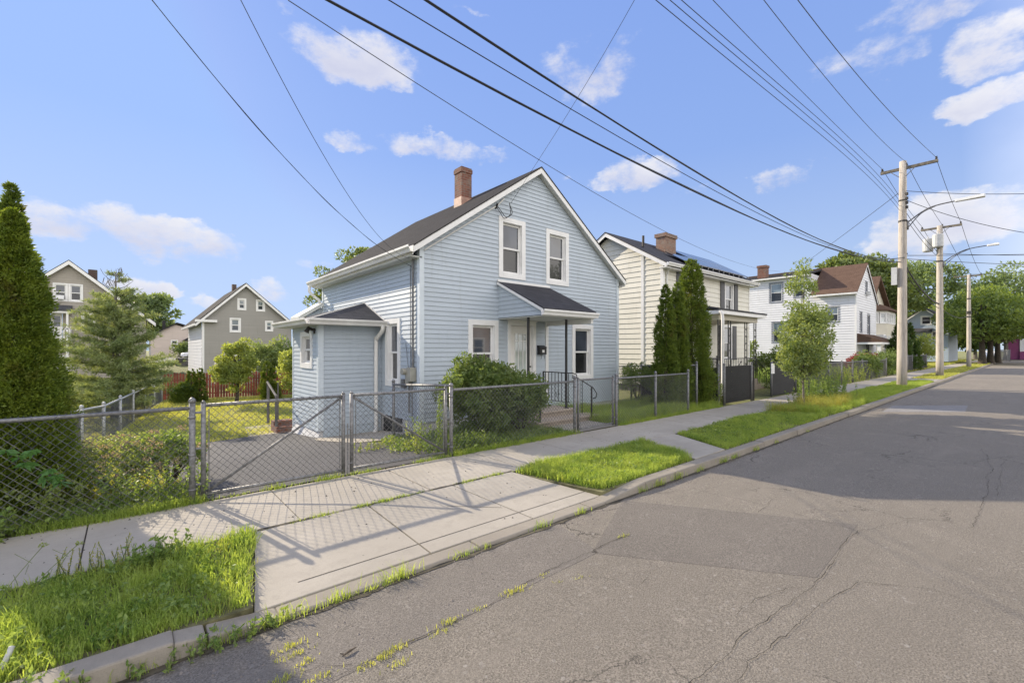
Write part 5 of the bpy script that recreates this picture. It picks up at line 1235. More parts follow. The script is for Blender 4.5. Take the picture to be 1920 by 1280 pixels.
def lamp(label, x, y, z, L, rise, headlen):
    t = thing('street_lamp', label, 'street lamp', (x, y, z))
    m = MB(); m.tube(ssub([(x, y - .15, z - .18), (x, y - L * .5, z + rise * .75), (x, y - L, z + rise)]), .028, 7); m.tube(ssub([(x, y - .15, z - .45), (x, y - L * .35, z + rise * .3), (x, y - L * .62, z + rise * .83)]), .022, 7); m.box(x - .06, x + .06, y - .2, y - .12, z - .5, z - .1); m.build('lamp_arm', M['galv'], t, smooth=True)
    m = MB(); c = (x, y - L - headlen / 2, z + rise + .02)
    a = y - L + .05; b = y - L - headlen; w = .14
    m.hexa([(x - w * .5, a, z + rise - .06), (x - w, b, z + rise - .05), (x + w, b, z + rise - .05), (x + w * .5, a, z + rise - .06), (x - w * .35, a, z + rise + .06), (x - w * .6, b, z + rise + .09), (x + w * .6, b, z + rise + .09), (x + w * .35, a, z + rise + .06)]); m.build('lamp_head', M['lamp'], t, bevel=.03)
lamp('street lamp with long cobra head on the nearest pole', x1, P1[1], 7.7, 1.75, .42, .85)
lamp('street lamp on a thin rising arm on the second pole', x2, P2[1], 7.4, 2.1, .55, .45)

# ================================================================== WIRES
def wire(label, pts, A, B, r, mat='cable', ends=(None, None), name='overhead_cable', group=None, double=0):
    """pts = photo points the cable passes; A,B = plan line it hangs along; ends = world points"""
    out = []
    for (px, py) in pts:
        rx, ry, rv = ray(px, py); dx, dy = B[0] - A[0], B[1] - A[1]
        t = (A[0] * dy - A[1] * dx) / (rx * dy - ry * dx); out.append((rx * t, ry * t, CAMH + rv * t))
    if ends[0]: out = [ends[0]] + out
    if ends[1]: out = out + [ends[1]]
    m = MB(); p0 = np.array(A, float); dv = np.array(B, float) - p0; dv /= np.linalg.norm(dv)
    ss = np.array([(np.array(q[:2]) - p0) @ dv for q in out]); zz = np.array([q[2] for q in out]); wt = np.ones(len(out)); 
    if ends[0]: wt[0] = .6 if len(pts) > 2 else 1
    if ends[1]: wt[-1] = 4
    cf_ = np.polyfit(ss, zz, min(3, len(out) - 1) if len(pts) > 3 else min(2, len(out) - 1), w=wt)
    P = [Vector((*(p0 + dv * q), float(np.polyval(cf_, q)))) for q in np.linspace(ss[0], ss[-1], 40)]
    m.tube(P, r, 5)
    if double: m.tube([p + Vector((.0, 0.02, double * (1 + .6 * math.sin(i * .7)))) for i, p in enumerate(P)], r * .8, 5)
    return setp(m.build(name, M[mat], None, org=out[0]), label, 'cable', group)
PB = (-13, 3.95)
g_ = 'cables along the street'
wire('thick black bundled cable, lowest of those crossing the sky above the blue house', [(607, 0), (700, 47), (960, 186), (1245, 330), (1420, 413), (1585, 475)], PB, (27, 3.95), .013, ends=((-13, 3.95, 6.2), (x1, 3.9, 5.75)), group=g_, double=.02)
wire('thick black cable just above the lowest bundle, crossing the sky', [(797, 0), (880, 52), (960, 105), (1200, 258), (1430, 396), (1585, 468)], PB, (27, 3.8), .012, ends=((-13, 3.95, 6.6), (x1, 3.8, 5.95)), group=g_, double=.018)
wire('thin black cable running between the two thick cables over the blue house', [(722, 0), (840, 68), (960, 137), (1200, 280), (1420, 398), (1580, 470)], PB, (27, 3.88), .006, ends=((-13, 3.95, 6.4), (x1, 3.88, 5.85)), group=g_)
for pts, yy, lb in (([(1337, 0), (1412, 82), (1485, 150), (1650, 318)], 4.62, 'upper thin wire to the left end of the crossarm'), ([(1429, 0), (1510, 100), (1610, 210), (1707, 290)], 3.75, 'upper thin wire to the top of the nearest pole'), ([(1496, 0), (1575, 102), (1660, 200), (1755, 292)], 2.80, 'upper thin wire to the right end of the crossarm')):
    wire(lb, pts, (-13, yy), (27, yy), .008, 'wire', ends=((-13, yy, 10.3), (x1, yy, 10.2)), name='overhead_wire', group=g_)
for pts, zz, lb in (([(1244, 0), (1360, 110), (1510, 240), (1668, 360)], 8.1, 'lowest of the three parallel wires ending midway up the nearest pole'), ([(1262, 0), (1375, 100), (1520, 230), (1665, 352)], 8.3, 'middle of the three parallel wires ending midway up the nearest pole'), ([(1280, 0), (1385, 95), (1530, 220), (1662, 344)], 8.55, 'highest of the three parallel wires ending midway up the nearest pole')):
    wire(lb, pts, (-13, 4.0), (27, 4.0), .007, 'cable', ends=((-13, 4.0, zz + .2), (x1, 4.0, zz)), name='overhead_wire', group=g_)
wire('double service cable dropping from the upper left to the blue house corner', [(283, 0), (340, 72), (440, 180), (575, 345), (690, 445)], (XL - .06, 8.83), (-9, -5.5), .0034, 'cable', ends=(None, (XL - .06, 8.83, 3.55)), double=.010, name='service_cable')
wire('thin service wire dropping to the blue house beside the double cable', [(450, 0), (520, 130), (600, 282), (690, 418)], (XL - .06, 8.9), (-7, -5.5), .0032, 'cable', ends=(None, (XL - .05, 8.9, 3.75)), name='service_cable')
wire('twisted service wire climbing steeply from the gable of the blue house', [(1190, 0), (1165, 45), (1135, 95), (1078, 190), (1050, 240), (1012, 295)], (7.2, 8.45), (2, -6), .0038, 'cable', ends=(None, (7.15, 8.4, 5.36)), name='service_cable')
m = MB(); m.tube(ssub([(7.15, 8.42, 5.36), (7.2, 8.45, 5.1), (7.05, 8.5, 4.98), (6.92, 8.5, 5.1), (6.85, 8.55, 5.22)]), .009, 5); m.tube(ssub([(7.15, 8.42, 5.33), (7.28, 8.47, 5.15), (7.12, 8.5, 5.02), (6.95, 8.52, 5.16), (6.88, 8.55, 5.25)]), .009, 5); m.tube([(6.85, 8.52, 5.3), (6.85, 8.6, 5.2)], .03, 6)
setp(m.build('cable_loop', M['cable'], None, org=(7, 8.5, 5.1)), 'looped black cable ends hanging under the gable of the blue house', 'cable')
wire('very thin wire crossing behind the gable peak towards the white house', [(540, 0), (740, 130), (960, 270), (1240, 430), (1400, 498)], (-12, 3.95), (43.5, 14.5), .007, 'wire', ends=(None, (43.5, 14.5, 8.6)), name='overhead_wire')
wire('service drop from the nearest pole down to the white house roof', [(1655, 375), (1600, 430), (1495, 503)], P1, (43.2, 13.5), .012, 'cable', ends=((x1, 3.95, 8.5), None), name='service_cable')
wire('upper cable leaving the nearest pole to the right across the street', [(1760, 360), (1920, 364)], P1, (33, -9), .012, 'cable', ends=((x1, 3.85, 8.9), (33, -9, 8.9)), name='service_cable')
wire('sagging cable leaving the nearest pole to the right across the street', [(1790, 405), (1920, 437)], P1, (31, -9), .012, 'cable', ends=((x1, 3.85, 8.5), (31, -9, 7.2)), name='service_cable')
wire('cable leaving the second pole to the right across the street', [(1850, 474), (1920, 481)], P2, (48, -12), .014, 'cable', ends=((x2, 3.8, 7.75), (48, -12, 8)), name='service_cable')
def span(label, a, b, sag, r, mat='cable', name='overhead_wire', group=g_, double=0):
    a, b = Vector(a), Vector(b); m = MB(); P = [a.lerp(b, k / 14) - Vector((0, 0, sag * 4 * (k / 14) * (1 - k / 14))) for k in range(15)]; m.tube(P, r, 5)
    if double: m.tube([p + Vector((0, .02, double)) for p in P], r * .8, 4)
    setp(m.build(name, M[mat], None, org=a), label, 'wire', group)
span('left primary wire between the nearest and second pole', (x1, 4.62, 10.2), (x2, 4.66, 9.6), .15, .010); span('middle primary wire between the nearest and second pole', (x1, 3.75, 10.2), (x2, 3.75, 9.6), .15, .010)
span('right primary wire between the nearest and second pole', (x1, 2.80, 10.2), (x2, 2.92, 9.6), .15, .010); span('upper secondary wire between the nearest and second pole', (x1, 4.0, 8.5), (x2, 4.0, 8.0), .2, .012)
span('lower secondary wire between the nearest and second pole', (x1, 4.0, 8.2), (x2, 4.0, 7.7), .2, .012); span('thick looped cable between the nearest and second pole', (x1, 3.95, 5.9), (x2, 3.9, 4.6), .35, .03, double=.06)
span('lower telephone cable between the nearest and second pole', (x1, 3.95, 5.5), (x2, 3.9, 4.35), .25, .018); span('right primary wire from the second pole to the farthest pole', (x2, 2.92, 9.6), (x3, 3.2, 8.8), .3, .012)
span('middle primary wire from the second pole to the farthest pole', (x2, 3.75, 9.6), (x3, 3.85, 8.8), .3, .012); span('left primary wire from the second pole to the farthest pole', (x2, 4.66, 9.6), (x3, 4.85, 8.8), .3, .012)
span('secondary wire from the second pole to the farthest pole', (x2, 4.0, 7.8), (x3, 4.0, 7.2), .4, .014); span('telephone cable from the second pole to the farthest pole', (x2, 3.9, 4.5), (x3, 3.9, 5.0), .5, .022)
span('cable crossing the street at the second pole, upper one', (x1, 3.9, 6.05), (52, -9, 8.2), .2, .014, name='service_cable', group=None); span('cable crossing the street at the second pole, lower one', (x1, 3.9, 5.9), (60, -9, 8.0), .3, .014, name='service_cable', group=None)
span('long cable from the farthest pole across the street', (x3, 3.9, 8.75), (80, -9, 11), .2, .02, name='service_cable', group=None)
span('primary wire beyond the farthest pole', (x3, 3.85, 8.8), (95, 3.5, 9), .6, .014)

# ================================================================== VEGETATION
zl_ = lambda x, y: zg(x, y) - .012
vz = lambda x, y: .075
grass_area('verge_grass', 'long green grass on the verge left of the driveway crossing', [(-3.2, 3.3), (.60, 3.34), (.86, 4.56), (-3.2, 4.58)], 40000, .105, .0065, 'lf_grass', vz, .55, .6, 1)
grass_area('verge_grass', 'bright thick grass on the verge between the driveway crossing and the footpath', [(4.28, 3.34), (6.45, 3.36), (7.05, 4.6), (4.0, 4.58)], 36000, .12, .0065, 'lf_grass', vz, .5, .5, 2)
grass_area('verge_grass', 'low green grass on the verge running from the footpath towards the young tree', [(7.55, 3.34), (13.5, 3.36), (13.5, 4.6), (8.2, 4.58)], 42000, .10, .006, 'lf_grass', vz, .55, .5, 3)
grass_area('verge_grass', 'tall dry yellow grass around the young street tree', [(13.2, 3.6), (17.4, 3.5), (18.0, 4.6), (12.6, 4.6)], 7000, .30, .006, 'lf_drygrass', vz, .35, .6, 4)
grass_area('verge_grass', 'green grass growing between the dry tufts at the young tree', [(13.2, 3.34), (17.4, 3.34), (17.6, 4.6), (12.9, 4.6)], 16000, .2, .007, 'lf_grass', vz, .45, .6, 24)
grass_area('verge_grass', 'mown grass on the verge at the nearest utility pole', [(17.2, 3.34), (31.4, 3.34), (31.4, 4.6), (17.2, 4.6)], 36000, .10, .012, 'lf_grass', vz, .5, .3, 5)
grass_area('verge_grass', 'mown far verge around the second and third poles', [(34.3, 3.34), (100, 3.34), (100, 4.6), (34.3, 4.6)], 40000, .09, .025, 'lf_lawn', vz, .5, .2, 6)
grass_area('yard_grass', 'uneven grass in the front yard behind the chain link fence', [(3.9, 6.0), (6.6, 6.0), (6.6, 8.5), (4.9, 8.5)], 16000, .14, .005, 'lf_weed', zl_, .5, .6, 7)
grass_area('yard_grass', 'tall green grass in the shaded yard right of the steps', [(8.15, 5.92), (13.2, 5.92), (13.0, 8.55), (8.75, 8.55)], 34000, .26, .006, 'lf_grass', zl_, .35, .6, 8)
grass_area('lawn_grass', 'sunny lawn behind the driveway gate', [(-.8, 12.0), (3.2, 13.0), (4.2, 15.7), (9, 15.5), (9.2, 24.8), (1.3, 26.2), (.1, 19)], 70000, .075, .012, 'lf_lawn', zl_, .5, .2, 9)
grass_area('lawn_grass', 'lawn strip between the flowering shrub and the driveway', [(-.9, 6.3), (.6, 6.2), (.4, 9), (.95, 12.3), (-.8, 13)], 22000, .08, .006, 'lf_lawn', zl_, .5, .3, 10)
grass_area('lawn_grass', 'neighbouring lawn beyond the side fence and under the pine', [(-8, 9), (-1.0, 9), (-.8, 13.4), (0, 19), (1.1, 26), (-1, 39), (-12, 39)], 60000, .09, .018, 'lf_lawn', zl_, .5, .2, 12)
grass_area('yard_grass', 'overgrown grass in the yards of the cream and white houses', [(19.7, 6.1), (42, 6.1), (42.5, 9), (36, 20), (24, 12), (24, 8)], 36000, .35, .015, 'lf_weed', zl_, .4, .6, 13)
grass_area('yard_grass', 'grass in the far front yards beyond the second pole', [(42, 6.0), (100, 6.0), (100, 12), (60, 9), (42, 8)], 26000, .15, .04, 'lf_lawn', zl_, .4, .3, 14)
grass_area('yard_grass', 'bright tall grass behind the iron fence', [(17.3, 9.2), (24, 14.4), (27, 14.4), (20.5, 7.6)], 1, .8, .02, 'lf_yellow', zl_, .3, .5, 15)
grass_area('verge_dry_grass', 'thin dry straw blades scattered in the left verge', [(-3.2, 3.3), (.60, 3.34), (.86, 4.56), (-3.2, 4.58)], 1500, .12, .0035, 'lf_drygrass', vz, .9, .8, 25)
grass_area('verge_dry_grass', 'thin dry straw blades scattered in the middle verge', [(4.28, 3.34), (6.45, 3.36), (7.05, 4.6), (4.0, 4.58)], 900, .14, .0035, 'lf_drygrass', vz, .8, .8, 26)
# broadleaf ground weeds in the verges: leafy rosettes
def rosettes(name, label, poly, n, size, mat, seed, zf=vz):
    rg = np.random.default_rng(seed); p = np.array(poly); XY = rg.uniform(p.min(0), p.max(0), (n * 3, 2)); XY = XY[inpoly(XY, poly)][:n]; V = []; D = []; L = []
    for (x, y) in XY:
        k = rg.integers(7, 22); s = size * rg.uniform(.5, 1.4); hh = rg.uniform(.02, .12)
        V.append(np.array([x, y, zf(x, y) + .01]) + rg.normal(0, 1, (k, 3)) * np.array([s * .7, s * .7, 0]) + np.column_stack([np.zeros(k), np.zeros(k), rg.uniform(0, hh, k)])); d = rg.normal(size=(k, 3)); d[:, 2] = np.abs(d[:, 2]) * .7 + .15; D.append(d); L.append(np.full(k, s) * rg.uniform(.7, 1.2, k))
    V = np.concatenate(V); D = np.concatenate(D); L = np.concatenate(L); Q, F = leafquads(V, D, L, L * .55, rg); setp(npmesh(name, Q, [F], M[mat]), label, 'weeds', None, 'stuff')
rosettes('verge_weeds', 'broad leaved weeds mixed in the left verge', [(-3.0, 3.35), (.6, 3.38), (.8, 4.5), (-3.0, 4.5)], 520, .034, 'lf_weed', 31)
rosettes('verge_weeds', 'clover and broad weeds in the middle verge', [(4.3, 3.36), (6.4, 3.4), (7.0, 4.55), (4.1, 4.5)], 420, .032, 'lf_weed', 32)
rosettes('verge_weeds', 'clover patch in the verge beyond the footpath', [(7.7, 3.4), (13.3, 3.4), (13.3, 4.55), (8.2, 4.55)], 380, .035, 'lf_weed', 33)
rosettes('yard_weeds', 'leafy ground weeds along the fence in front of the bush', [(3.85, 5.92), (6.6, 5.92), (6.6, 6.9), (4.2, 8.2)], 420, .06, 'lf_weed', 34, zl_)
rosettes('yard_weeds', 'low leafy weeds at the foot of the left fence', [(-.5, 5.9), (.55, 5.9), (.5, 6.5), (-.5, 6.4)], 420, .045, 'lf_weed', 35, zl_)
rosettes('yard_weeds', 'weeds spilling over the driveway edge beside the house', [(3.3, 6.9), (4.2, 6.1), (4.6, 8.4), (3.8, 8.3)], 260, .05, 'lf_weed', 36, zl_)
rosettes('yard_weeds', 'shaded weeds under the left arborvitae by the sidewalk', [(-3.2, 5.9), (-.4, 5.9), (-.4, 6.2), (-3.2, 6.3)], 420, .05, 'lf_weed', 37, zl_)
# grass tufts in the cracks
def tufts(name, label, spots, n, h, mat, seed, zf, spread=.03):
    rg = np.random.default_rng(seed); XY = []; HH = []
    for (x, y, s) in spots:
        k = int(n * s); XY.append(np.array([x, y]) + rg.normal(0, 1, (k, 2)) * np.array([spread * 1.8 * s ** .5, spread * .6]) ); HH.append(np.full(k, h * (s ** .5)) * rg.uniform(.4, 1.3, k))
    XY = np.concatenate(XY); HH = np.concatenate(HH); V, F, G = grass_mesh(XY, np.array([zf(*p) for p in XY]), HH, .005, .6, rg); setp(npmesh(name, V, [F, G], M[mat]), label, 'grass', None, 'stuff')
rd = random.Random(8)
sp = [(rd.uniform(.95, 4.0), 4.61 + rd.gauss(0, .012), rd.choice([.15, .3, .5, .9])) for _ in range(46)]
tufts('crack_grass', 'line of grass growing in the joint between sidewalk and driveway crossing', sp, 55, .05, 'lf_grass', 41, lambda x, y: .09)
sp = [(*on_road([q], 0)[0][:2], s) for q, s in (((625, 1108), 2), ((730, 1073), 3), ((850, 1030), 1.2), ((890, 1018), .7), ((1000, 983), 1.4), ((1075, 958), 1.2), ((520, 1160), 2.2), ((410, 1190), 1.8), ((560, 1128), .5), ((680, 1090), .6), ((1180, 915), 1.4), ((1215, 905), 2), ((1250, 893), 2), ((1290, 878), 1.5), ((1330, 862), 2), ((1360, 856), 1.5), ((1400, 842), 1.5), ((1440, 828), 1.2), ((1500, 808), 1), ((250, 1250), 1.5))]
sp = [(x, min(max(y, 3.03), 3.14), s) for x, y, s in sp]
tufts('gutter_grass', 'grass tufts growing along the foot of the kerb', sp, 40, .07, 'lf_grass', 42, lambda x, y: rz(y), .03)
sp = [(*on_road([q], 0)[0][:2], s) for q, s in (((1170, 1005), .6), ((1020, 1078), .3), ((970, 1108), .9), ((955, 1112), .7), ((895, 1142), .4), ((845, 1165), .9), ((825, 1185), .5), ((745, 1215), .8), ((720, 1232), 1.0), ((745, 1245), .6), ((685, 1250), .5), ((600, 1270), .8), ((540, 1215), 1), ((550, 1228), .8), ((570, 1243), .6), ((1086, 1083), .25), ((1045, 1090), .2), ((530, 1275), 1.0))]
tufts('road_grass', 'small yellowish tufts growing in the cracks of the road', sp, 60, .03, 'lf_lawn', 43, lambda x, y: rz(y), .028)
sp = [(rd.uniform(.7, 3.7), 5.88 + rd.gauss(0, .015), rd.choice([.2, .3, .8])) for _ in range(14)] + [(1.35, 5.86, 2), (1.9, 5.86, 2.2), (2.0, 5.86, 1.5), (2.45, 5.86, 1.5), (3.3, 5.86, 1.4), (3.6, 5.86, 2)]
tufts('gate_grass', 'grass tufts under the driveway gate', sp, 60, .06, 'lf_grass', 44, lambda x, y: .09, .04)
sp = [(-.6 + k * .05, 5.86 + rd.gauss(0, .02), 1) for k in range(24)] + [(3.85 + k * .09, 5.86 + rd.gauss(0, .02), 1) for k in range(32)] + [(8.2 + k * .12, 5.86, 1) for k in range(40)]
tufts('fence_grass', 'grass fringe hanging over the inner edge of the sidewalk', sp, 80, .11, 'lf_grass', 45, lambda x, y: .085, .05)
# grit and small stones
def grit(name, label, boxes, n, size, mat, seed, zf):
    rg = np.random.default_rng(seed); P = []
    for (x0, x1, y0, y1) in boxes: P.append(np.column_stack([rg.uniform(x0, x1, n), y1 - (y1 - y0) * rg.uniform(0, 1, n) ** 1.8]))
    P = np.concatenate(P); m = len(P); z = np.array([zf(*p) for p in P]); r = size * rg.uniform(.4, 1.3, m) ** 2; V = []
    a = rg.uniform(0, 6.28, m)
    for k in range(4): V.append(np.column_stack([P[:, 0] + np.cos(a + k * 1.57) * r * rg.uniform(.6, 1, m), P[:, 1] + np.sin(a + k * 1.57) * r * rg.uniform(.6, 1, m), z]))
    V.append(np.column_stack([P[:, 0], P[:, 1], z + r * rg.uniform(.4, .9, m)])); V = np.stack(V, 1).reshape(-1, 3); b = np.arange(m) * 5
    F = np.concatenate([np.column_stack([b + i, b + (i + 1) % 4, b + 4]) for i in range(4)]); setp(npmesh(name, V, [F], M[mat]), label, 'gravel', None, 'stuff')
M['grit'] = simple('grit', (.24, .21, .18), .9, .3, 40); M['grit_dark'] = simple('dark crumbs', (.06, .05, .035), .9, .3, 40)
grit('gravel', 'loose gravel and grit gathered along the gutter', [(-1.5, 3, 2.5, 3.13), (3, 8, 2.7, 3.13), (8, 20, 2.9, 3.13)], 700, .010, 'grit', 201, lambda x, y: rz(y))
grit('gravel', 'scattered pale stones on the near road surface', [(-.5, 7, .6, 3.0)], 900, .006, 'grit', 202, lambda x, y: rz(y))
grit('leaf_litter', 'dark crumbs and leaf litter on the sidewalk and crossing', [(-2, .8, 4.7, 5.85), (.9, 4, 3.4, 5.85), (4, 9, 4.7, 5.85)], 130, .009, 'grit_dark', 203, lambda x, y: .1 if y > 4.6 else az_(x, y) if .9 < x < 4 else .1)
# arborvitae
arborvitae('tallest arborvitae at the left edge, rising behind the nearer one', (-1.16, 8.8, -.05), 3.95, .44, 'lf_arb', 51, 1300, 40, .055, pw=.75)
arborvitae('large arborvitae beside the sidewalk, its foot draped with vine', (-.88, 6.78, .05), 3.12, .48, 'lf_arbbright', 52, 2000, 80, .034, pw=.72, waist=.05)
ga = 'three arborvitae spires between the blue and cream houses'
arborvitae('left and shortest spire of the three close arborvitae', (11.5, 6.75, .1), 3.45, .36, 'lf_arb', 53, 1000, 36, .055, ga, pw=.5)
arborvitae('middle spire of the three close arborvitae', (12.02, 6.7, .1), 3.55, .38, 'lf_arb', 54, 1000, 36, .055, ga, pw=.5)
arborvitae('right and tallest spire of the three close arborvitae', (12.95, 6.75, .1), 4.35, .6, 'lf_arb', 55, 1700, 38, .055, ga, pw=.45)
gr_ = 'small arborvitae in front of the red fence'
for lb, px, hh, r in (('short round arborvitae at the left of the red fence', 334, .85, .45), ('slim arborvitae at the red fence, left of the close pair', 349, 1.45, .26), ('slim arborvitae at the red fence, right of the close pair', 365, 1.5, .26), ('broad arborvitae at the red fence behind the pale round tree', 492, 1.75, .36), ('broad arborvitae at the red fence, just left of the lilac shrub', 503, 1.45, .34)):
    b = gp(px, 745, -.6); arborvitae(lb, (b[0], 24.6 if px < 400 else 23.6, -.6), hh, r, 'lf_arb', px, 160, 30, .07, gr_, pw=.5)
arborvitae('left of the two dark arborvitae behind the second utility pole', (46.5, 6.9, .1), 3.6, .95, 'lf_arbdark', 61, 260, 30, .16, pw=.5)
arborvitae('right of the two dark arborvitae behind the second utility pole', (48.6, 6.8, .1), 3.9, .95, 'lf_arbdark', 62, 260, 30, .16, pw=.5)
# vine on the left arborvitae
def vine(label, base, path, n, L, seed):
    rg = np.random.default_rng(seed); t = thing('vine', label, 'vine', base); m = MB(); V = []; D = []
    for q in path:
        m.tube(ssub(q), .006, 4, False); S = ssub(q)
        for _ in range(n):
            p = S[rg.integers(0, len(S))]; c = np.array(p) + rg.normal(0, .05, 3); c[1] -= .03
            dn = rg.normal(size=3) * .3 + np.array([0, -.5, -.25])
            for k in range(5):
                a = (k - 2) * .6 + rg.normal(0, .1); V.append(c); D.append(np.array([math.sin(a), dn[1] * .6, -math.cos(a) * .7 - .1]))
    m.build('stem', M['stem'], t); Q, F = leafquads(np.array(V), np.array(D), L * rg.uniform(.6, 1.3, len(V)), L * .5, rg); npmesh('foliage', Q, [F], M['lf_vine'], t)
vine('broad leaved green vine draped over the left arborvitae', (-.9, 5.85, .1), [[(-1.5, 5.85, .9), (-1.1, 5.78, 1.0), (-.85, 5.78, .92), (-.62, 5.82, .72), (-.5, 5.86, .6)], [(-1.6, 5.8, 1.45), (-1.35, 5.78, 1.2), (-1.2, 5.78, 1.05)], [(-1.5, 5.78, .3), (-1.2, 5.7, .35), (-1.0, 5.72, .15)]], 20, .085, 71)
# big bush at the front and others
bush('leafy_bush', 'big dense leafy bush in front of the blue house behind the fence', 'bush', (5.35, 7.12, .0), .96, .72, 1.52, 170, 150, .085, 'lf_bush', 81, cl=.17, asp=.42, stems=14)
bush('leafy_bush', 'lower sprawling leafy bush growing against the fence left of the steps', 'bush', (6.1, 6.8, .0), .52, .5, 1.3, 80, 110, .08, 'lf_bush', 82, cl=.16, asp=.42, stems=10)
bush('flowering_shrub', 'low spirea with faded pink blossom behind the left fence', 'shrub', (-.1, 7.3, .0), .85, .65, .66, 100, 150, .036, 'lf_young', 83, extra=(260, 'lf_pink', .022), cl=.13, stems=16)
bush('shrub', 'dark twiggy shrub beside the left gate post', 'shrub', (.42, 7.2, .0), .4, .5, .75, 36, 110, .045, 'lf_weed', 84, cl=.1, stems=12, extra=(24, 'lf_pink', .03))
weed('tall green weeds against the left gate post', [(.35, 6.15, .08), (.12, 6.12, .08), (.48, 6.02, .08), (-.1, 6.15, .08)], .42, 12, .038, 'lf_weed', 91, .13)
weed('bright weed by the vine at the foot of the arborvitae', [(-.5, 6.1, .08), (-.62, 6.02, .08)], .45, 8, .05, 'lf_yellow', 92, .12)
weed('leafy weed at the left edge of the sidewalk', [(-1.15, 5.75, .08), (-.98, 5.78, .08), (-1.4, 5.75, .08)], .28, 12, .06, 'lf_weed', 93, .1)
weed('tall leafy weed climbing the right gate post of the driveway', [(3.72, 6.12, .07), (3.62, 6.2, .07)], 1.0, 5, .04, 'lf_weed', 94, .04)
weed('pale tall weed inside the driveway gate', [(3.75, 6.9, .03), (3.6, 6.5, .05)], .5, 5, .04, 'lf_yellow', 95, .08)
weed('low bright weed patch beside the driveway slab', [(3.5, 7.6, 0), (3.2, 7.4, 0), (3.7, 7.2, 0), (3.6, 6.9, 0)], .16, 14, .035, 'lf_yellow', 96, .14)
weed('broad clump of green weeds at the fence post beside the bush', [(4.05, 6.05, .08), (4.3, 6.1, .08), (4.5, 6.05, .08)], .3, 22, .035, 'lf_weed', 97, .12)
weed('low leafy weed on the kerb edge at the bottom left', [(-.42, 3.2, .06), (-.3, 3.12, .02), (-.2, 3.14, .02)], .09, 9, .04, 'lf_weed', 98, .06)
weed('leafy weed growing out of the gutter at the left verge corner', [(.55, 3.1, .01), (.68, 3.12, .01), (.42, 3.1, .01)], .09, 8, .035, 'lf_weed', 99, .07)
weed('crabgrass spreading in the gutter below the left verge', [(.12, 3.12, .01), (.22, 3.1, .01)], .07, 8, .03, 'lf_weed', 100, .06)
weed('leafy weed clump on the left verge by the sidewalk', [(.2, 4.42, .08), (.1, 4.35, .08)], .2, 16, .05, 'lf_weed', 101, .08)
def stalk(label, base, h, lean, seed):
    rd = random.Random(seed); t = thing('wild_carrot', label, 'weed', base); m = MB(); b = Vector(base); tip = b + Vector((lean[0], lean[1], h)); m.tube(ssub([b, b + Vector((lean[0] * .3, lean[1] * .3, h * .5)), tip]), .0025, 4)
    for k in range(4): p = b.lerp(tip, .4 + k * .13); m.tube([p, p + Vector((rd.uniform(-.08, .08), rd.uniform(-.05, .05), .07))], .0015, 3)
    m.build('stem', M['stem'], t); rg = np.random.default_rng(seed); V, F = leafblob(tip, .022, 60, .012, rg, up=1, sq=(1, 1, .5)); npmesh('flower_head', V, [F], M['lf_yellow'], t)
stalk('leaning wild carrot stalk at the far left of the verge', (-.62, 4.0, .08), .44, (.22, .05), 3); stalk('shorter wild carrot stalk leaning right above the sidewalk', (-.5, 4.25, .08), .34, (.25, .02), 5); stalk('pale seed stalk beside the arborvitae foot', (-1.0, 5.7, .08), .38, (.03, .0), 6)
weed('wispy seeding grass stems at the verge edge near the sidewalk', [(-.15, 4.5, .08), (0, 4.5, .08), (-.3, 4.5, .08)], .22, 8, .012, 'lf_drygrass', 102, .06)
# pale round tree in the lawn
tree('small_tree', 'small pale yellow green vase shaped tree in the middle of the lawn', 'tree', (3.5, 22.0, -.6), 2.85, .7, 1.3, 90, 120, .10, 'lf_yellow', trunk_r=.11, seed=103, lobes=[((0, 0, 1.85), (.72, .72, .85)), ((-.15, 0, 1.35), (.8, .8, .45)), ((.05, 0, .7), (.22, .22, .35)), ((.2, 0, 2.4), (.3, .3, .4))], clr=.2)
bush('lilac_shrub', 'tall leafy lilac shrub next to the annex at the back of the lawn', 'shrub', (6.05, 22.0, -.6), .75, .7, 2.6, 70, 110, .13, 'lf_yellow', 104, cl=.3)
bush('hedge', 'loose green hedge growing above the red fence', 'hedge', (6.3, 27.2, -.5), 2.2, .7, 2.7, 130, 100, .14, 'lf_young', 105, cl=.32)
bush('shrub', 'dark low shrub in the corner by the side fence', 'shrub', (1.75, 24.6, -.6), .6, .5, .9, 30, 80, .07, 'lf_arbdark', 106, cl=.2)
